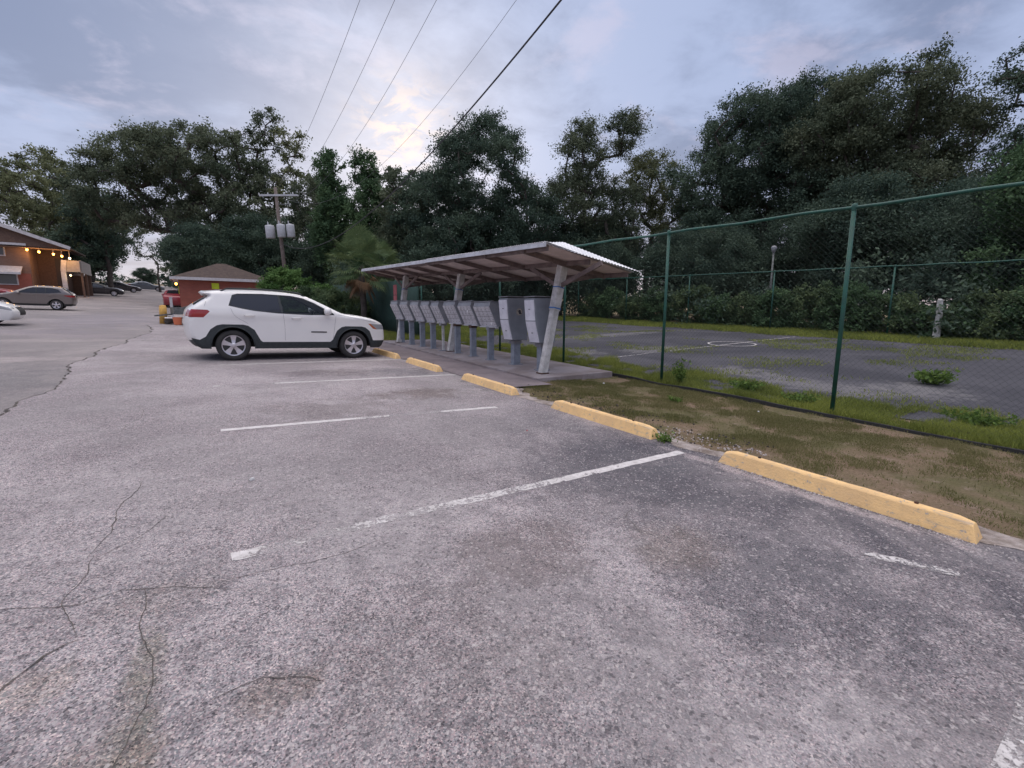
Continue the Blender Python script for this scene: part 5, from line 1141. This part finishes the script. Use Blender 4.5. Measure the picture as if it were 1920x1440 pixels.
# ------------------------------------------------------------------ two storey brick house
bx, by = -17.3, 61.2; bz = zt(-17, 61)-.25
t = empty('brick_house', (bx, by, bz), 0, 'two storey brick apartment house with a lamp lit gable end beside the driveway', 'house')
EV = 4.95
wall_box((-7, 12, EV/2), (14, 24, EV), 'wall', 'brick_tan', t)
wall_box((-7, -.06, 1.15), (13.9, .12, 2.3), 'lower_wall', 'brick', t)
wall_box((.95, 3.9, EV/2-.05), (1.9, 3.0, EV-.1), 'recess_wall', 'brick_dark', t)
gm = MB(); gm.add([(-13.5, -.9, EV), (2.9, -.9, EV-.25), (-1.6, -.9, EV+1.5), (-13.5, -.75, EV), (2.9, -.75, EV-.25), (-1.6, -.75, EV+1.5)], [(0, 1, 2), (5, 4, 3), (0, 3, 4, 1)]); gm.build('gable_wall', 'brick_dark', t)
rm = MB()
for s_, xe, ze in ((1, 3.15, EV-.28), (-1, -12.0, EV-1.6)):
    for k, (a, b) in enumerate(((0, 0),)):
        vs = [(-1.6, -1.25, EV+1.6), (xe, -1.25, ze), (xe, 5.6, ze), (-1.6, 24.5, EV+1.6), (-1.6, -1.25, EV+1.72), (xe, -1.25, ze+.12), (xe, 5.6, ze+.12), (-1.6, 24.5, EV+1.72)]
        f_ = [(0, 1, 2, 3), (7, 6, 5, 4), (0, 4, 5, 1), (1, 5, 6, 2), (2, 6, 7, 3)]; rm.add(vs, f_ if s_ > 0 else [tuple(reversed(f)) for f in f_])
rf = rm.build('roof', 'shingle', t)
MB().bar((-1.6, -1.28, EV+1.62), (3.15, -1.28, EV-.22), .04, .30).build('rake_fascia', 'trim', rf); MB().bar((-1.6, -1.28, EV+1.62), (-12, -1.28, EV-1.55), .04, .30).build('rake_fascia', 'trim', rf)
MB().box((-6.6, -.92, EV-.08), (13.4, .08, .20)).build('gutter', 'trim', t)
MB().box((-5.3, -.3, EV-.30), (16.4, 1.2, .06)).build('soffit', 'brick_dark', t)
for k, (x, y) in enumerate(((.05, -.55), (.8, -.4), (1.75, -.3), (2.3, -.2), (2.75, .3))):
    zl = EV-.50-.13*k; l_ = MB().lathe([(.001, .16), (.07, .14), (.10, .08)], 10, 'Z', (x, y, zl)).build('ceiling_lamp', 'trim', t)
    MB().lathe([(.001, -.10), (.07, -.06), (.09, .02), (.07, .09)], 10, 'Z', (x, y, zl)).build('lit_bulb', 'bulb' if k < 4 else 'bulb_white', l_, smooth=True)
    MB().box((x, y, (zl+EV-.15)/2+.06), (.03, .03, EV-.15-zl-.1)).build('lamp_stem', 'trim', l_)
    pl = bpy.data.lights.new('lamp_glow', 'POINT'); pl.energy = 26; pl.color = (1, .50, .16); pl.shadow_soft_size = .12; po = bpy.data.objects.new('lamp_glow', pl); COL.objects.link(po); po.parent = l_; po.location = (x, y-.16, zl-.12)
wn = MB().box((-2.6, -.04, 4.25), (2.2, .10, .85)).build('window', 'trim', t); MB().box((-2.6, -.095, 4.25), (2.0, .02, .68)).build('pane', 'window', wn)
wn = MB().box((-2.6, -.14, 1.75), (3.4, .10, 1.05)).build('window', 'trim', t); MB().box((-2.6, -.20, 1.75), (3.2, .02, .88)).build('pane', 'window', wn)
aw = MB(); aw.add([(-5.2, -.12, 2.95), (-.5, -.12, 2.95), (-.5, -1.0, 2.35), (-5.2, -1.0, 2.35), (-5.2, -.12, 2.90), (-.5, -.12, 2.90), (-.5, -1.0, 2.15), (-5.2, -1.0, 2.15)], [(3, 2, 1, 0), (4, 5, 6, 7), (2, 3, 7, 6), (1, 2, 6, 5), (3, 0, 4, 7)]); aw.build('awning', 'trim', t)
d_ = MB().box((1.55, 2.37, 2.1), (.55, .06, 3.9)).build('doorway', 'door', t)
MB().bar((2.05, 1.0, 0), (2.05, 1.0, 2.7), .34, .3, (0, 1, 0)).bar((2.05, 1.0, 2.7), (2.2, 1.0, 3.8), .38, .3, (0, 1, 0)).build('column', 'trim', t)
MB().box((2.75, 1.0, 3.25), (1.1, .14, 1.1)).build('balcony_panel', 'parapet', t)
MB().box((3.35, 3.4, 2.75), (.14, 4.6, .22)).build('balcony_slab', 'parapet', t); MB().box((3.35, 3.4, 3.35), (.12, 4.6, 1.0)).build('balcony_panel', 'parapet', t)
MB().box((2.6, 5.3, 1.3), (1.5, .2, 2.6)).build('back_wall', 'brick_dark', t)
for k in range(3): MB().bar((3.3, 1.4+2.0*k, 0), (3.3, 1.4+2.0*k, 2.7), .16, .16, (0, 1, 0)).build('column', 'brick_dark', t)
wl_ = MB().box((2.55, .95, 2.42), (.12, .1, .05)).build('porch_lamp', 'trim', t); MB().lathe([(.001, -.07), (.07, -.04), (.08, .02), (.001, .05)], 10, 'Z', (2.55, .9, 2.35)).build('lit_bulb', 'bulb_white', wl_)
pl = bpy.data.lights.new('porch_glow', 'POINT'); pl.energy = 10; pl.color = (1, .7, .35); po = bpy.data.objects.new('porch_glow', pl); COL.objects.link(po); po.parent = wl_; po.location = (2.55, .7, 2.2)

# ------------------------------------------------------------------ utility pole, wires
px_, py_ = 1.50, 38.85; pz = zt(px_, py_); LEAN = .055
t = empty('utility_pole', (px_, py_, pz), 0, 'leaning wooden utility pole with a crossarm and three grey transformers', 'utility pole')
t.rotation_euler = (LEAN*.45, -LEAN*.8, 0)
MB().tube([(0, 0, -.2), (0, 0, 9.5)], [.16, .11], 12).build('pole', 'pole_wood', t, smooth=True)
ca = MB().bar((-1.05, .58, 8.95), (1.30, -1.0, 8.90), .11, .13).build('crossarm', 'transformer', t)
for k, q in enumerate((-.95, -.45, .45, .95)):
    MB().lathe([(.02, 0), (.05, .03), (.035, .07), (.05, .11), (.001, .16)], 10, 'Z', (q*1.1, -q*.75, 9.0)).build('insulator', 'transformer', ca)
for k, (a, dz) in enumerate(((-.80, 0), (.02, .02), (.80, .04))):
    c = (a*.80+.02*FW[0], -a*.54-(.34 if k == 1 else .05), 6.35+dz); r_ = .33 if k == 0 else .29
    b = MB().lathe([(.001, -.48), (r_*.9, -.46), (r_, -.42), (r_, .40), (r_*.92, .46), (.05, .52), (.001, .53)], 20, 'Z', c).build('transformer', 'transformer', t, smooth=True)
    MB().lathe([(.03, .5), (.05, .56), (.035, .60), (.05, .65), (.03, .72), (.001, .74)], 8, 'Z', (c[0]-.1, c[1], c[2])).build('bushing', 'transformer', b)
    MB().bar((c[0], c[1], c[2]+.2), (0, 0, c[2]+.2), .05, .08).build('mounting_bracket', 'galv', b)
br = MB(); br.bar((-.02, 0, 8.3), (.75, -.5, 8.3), .06, .08); br.build('lower_arm', 'galv', t)
MB().lathe([(.03, 0), (.06, .05), (.03, .10), (.06, .15), (.001, .2)], 8, 'Z', (.7, -.46, 8.34)).build('insulator', 'transformer', t)
def wire(A, Q, K, r, m, label, ext=1.5, name='overhead_wire'):
    A = Vector(A); Q = Vector(Q); pts = []
    for i in range(61):
        g = ext*i/60; p = A+(Q-A)*g; p.z -= K*g*(1-g); pts.append(p)
    o = MB().tube(pts, r, 6).build(name, m, smooth=True); return tag(o, label, 'cable', 'overhead lines from the utility pole')
wire((.57, 39.67, 9.96), (.23, 13.38, 10.02), 3.14, .006, 'cable_light', 'thin overhead wire, leftmost of the four thin ones')
wire((1.08, 39.33, 9.96), (1.03, 12.84, 10.02), 4.44, .006, 'cable_light', 'thin overhead wire, second from the left')
wire((1.65, 38.94, 9.96), (1.99, 12.2, 10.02), 6.0, .006, 'cable_light', 'thin overhead wire, third from the left')
wire((2.08, 38.65, 9.97), (3.83, 10.96, 10.03), 8.04, .006, 'cable_light', 'thin overhead wire, rightmost of the four thin ones beside the thick cable')
wire((1.32, 39.16, 6.84), (1.67, 6.39, 6.94), 7.29, .019, 'cable', 'thick black overhead cable crossing the sky to the top of the picture', 1.25, 'thick_cable')

# ------------------------------------------------------------------ small things by the hut, behind the court
t = empty('bollard', (-5.75, 27.6, zt(-5.75, 27.6)), 0, 'stout yellow bollard beside the driveway, left of the loaded trailer', 'bollard')
MB().tube([(0, 0, -.05), (.02, 0, .5), (.03, 0, .80)], [.17, .155, .15], 16).lathe([(.15, 0), (.12, .07), (.001, .10)], 16, 'Z', (.03, 0, .80)).build('post', 'bollard', t, smooth=True)
tt = empty('utility_trailer', (-4.55, 27.2, zt(-4.55, 27.2)), .15, 'low utility trailer loaded with brown tarp and junk behind the white car', 'trailer')
MB().box((.2, 0, .52), (2.0, 1.3, .07)).box((.2, -.62, .68), (2.0, .05, .30)).box((-.78, 0, .68), (.05, 1.3, .30)).build('bed', 'galv', tt)
for s_ in (-1, 1):
    wh = MB().lathe([(.05, .02), (.16, .02), (.16, -.08)], 16, 'Y', (.35, s_*.72, .27)).build('wheel', 'galv', tt); MB().lathe([(.16, -.10), (.27, -.10), (.28, -.05), (.28, .05), (.27, .09), (.16, .09)], 20, 'Y', (.35, s_*.72, .27)).build('tyre', 'tyre', wh, smooth=True)
MB().bar((-.8, 0, .50), (-1.5, 0, .42), .07, .07).build('tow_bar', 'galv', tt); MB().tube([(-1.15, -.3, .32), (-.1, -.32, .30)], .035, 8).build('tube_bumper', 'tape_white', tt)
def lump(name, c, d, m, seed, label, cat):
    rng = random.Random(seed); bm = bmesh.new(); bmesh.ops.create_icosphere(bm, subdivisions=3, radius=1)
    for v in bm.verts:
        k = 1+.18*math.sin(v.co.x*5+seed)+.14*math.sin(v.co.y*7+seed*2)+.10*math.sin(v.co.z*9+v.co.x*6)+rng.uniform(-.03, .03); v.co = Vector((v.co.x*d[0]*k, v.co.y*d[1]*k, max(-.35, v.co.z)*d[2]*k))
    me = bpy.data.meshes.new(name); bm.to_mesh(me); bm.free(); me.materials.append(M[m]); me.polygons.foreach_set('use_smooth', [True]*len(me.polygons)); o = bpy.data.objects.new(name, me); COL.objects.link(o); o.location = c; return tag(o, label, cat)
lump('tarp_load', (-4.25, 27.2, zt(-4.3, 27.2)+.70), (.95, .6, .26), 'tarp', 2, 'crumpled brown tarp lying over the load on the trailer', 'tarp')
lump('dark_bag', (-3.9, 26.9, zt(-3.9, 26.9)+.72), (.5, .45, .36), 'black', 5, 'dark bulky bag on the trailer next to the rear of the white car', 'bag')
MB_ = MB().lathe([(.001, 0), (.15, 0), (.19, .36), (.175, .36), (.14, .03)], 18, 'Z', (0, 0, 0)).build('orange_bucket', 'orange'); MB_.location = (-5.15, 26.6, zt(-5.15, 26.6)); tag(MB_, 'orange bucket on the ground at the end of the trailer', 'bucket')
lump('leafy_litter', (-5.45, 27.3, zt(-5.45, 27.3)+.10), (.3, .3, .22), 'bark', 9, 'dark heap of dead leaves between the yellow bollard and the orange bucket', 'leaf pile')
t = empty('white_post', (-5.45, 29.4, zt(-5.45, 29.4)), 0, 'slim white post standing in front of the dark red car', 'post'); MB().box((0, 0, .62), (.12, .10, 1.25)).build('post', 'trim', t, bevel=.01); MB().box((0, 0, 1.26), (.15, .13, .03)).build('post_cap', 'trim', t)
lx, ly = 21.6, 12.4
t = empty('court_lamp', (lx, ly, zt(lx, ly)), 0, 'tall unlit lamp on a slim grey pole behind the far court fence', 'lamp'); MB().tube([(0, 0, 0), (0, 0, 4.1)], [.06, .045], 10).build('pole', 'galv', t, smooth=True)
MB().lathe([(.045, 3.98), (.12, 4.14), (.15, 4.28), (.10, 4.36), (.001, 4.39)], 14, 'Z').build('lamp_head', 'lampshade', t, smooth=True)
t = empty('old_post', (20.0, 5.0, zt(20, 5)), 0, 'pale weathered wooden post at the edge of the hedge on the right', 'post'); MB().tube([(0, 0, 0), (.03, 0, .8), (-.02, .02, 1.55)], [.13, .11, .09], 9).build('post', 'wood_white', t); MB().lathe([(.09, 1.55), (.05, 1.6), (.001, 1.61)], 9, 'Z', (-.02, .02, 0)).build('post_top', 'wood_white', t)
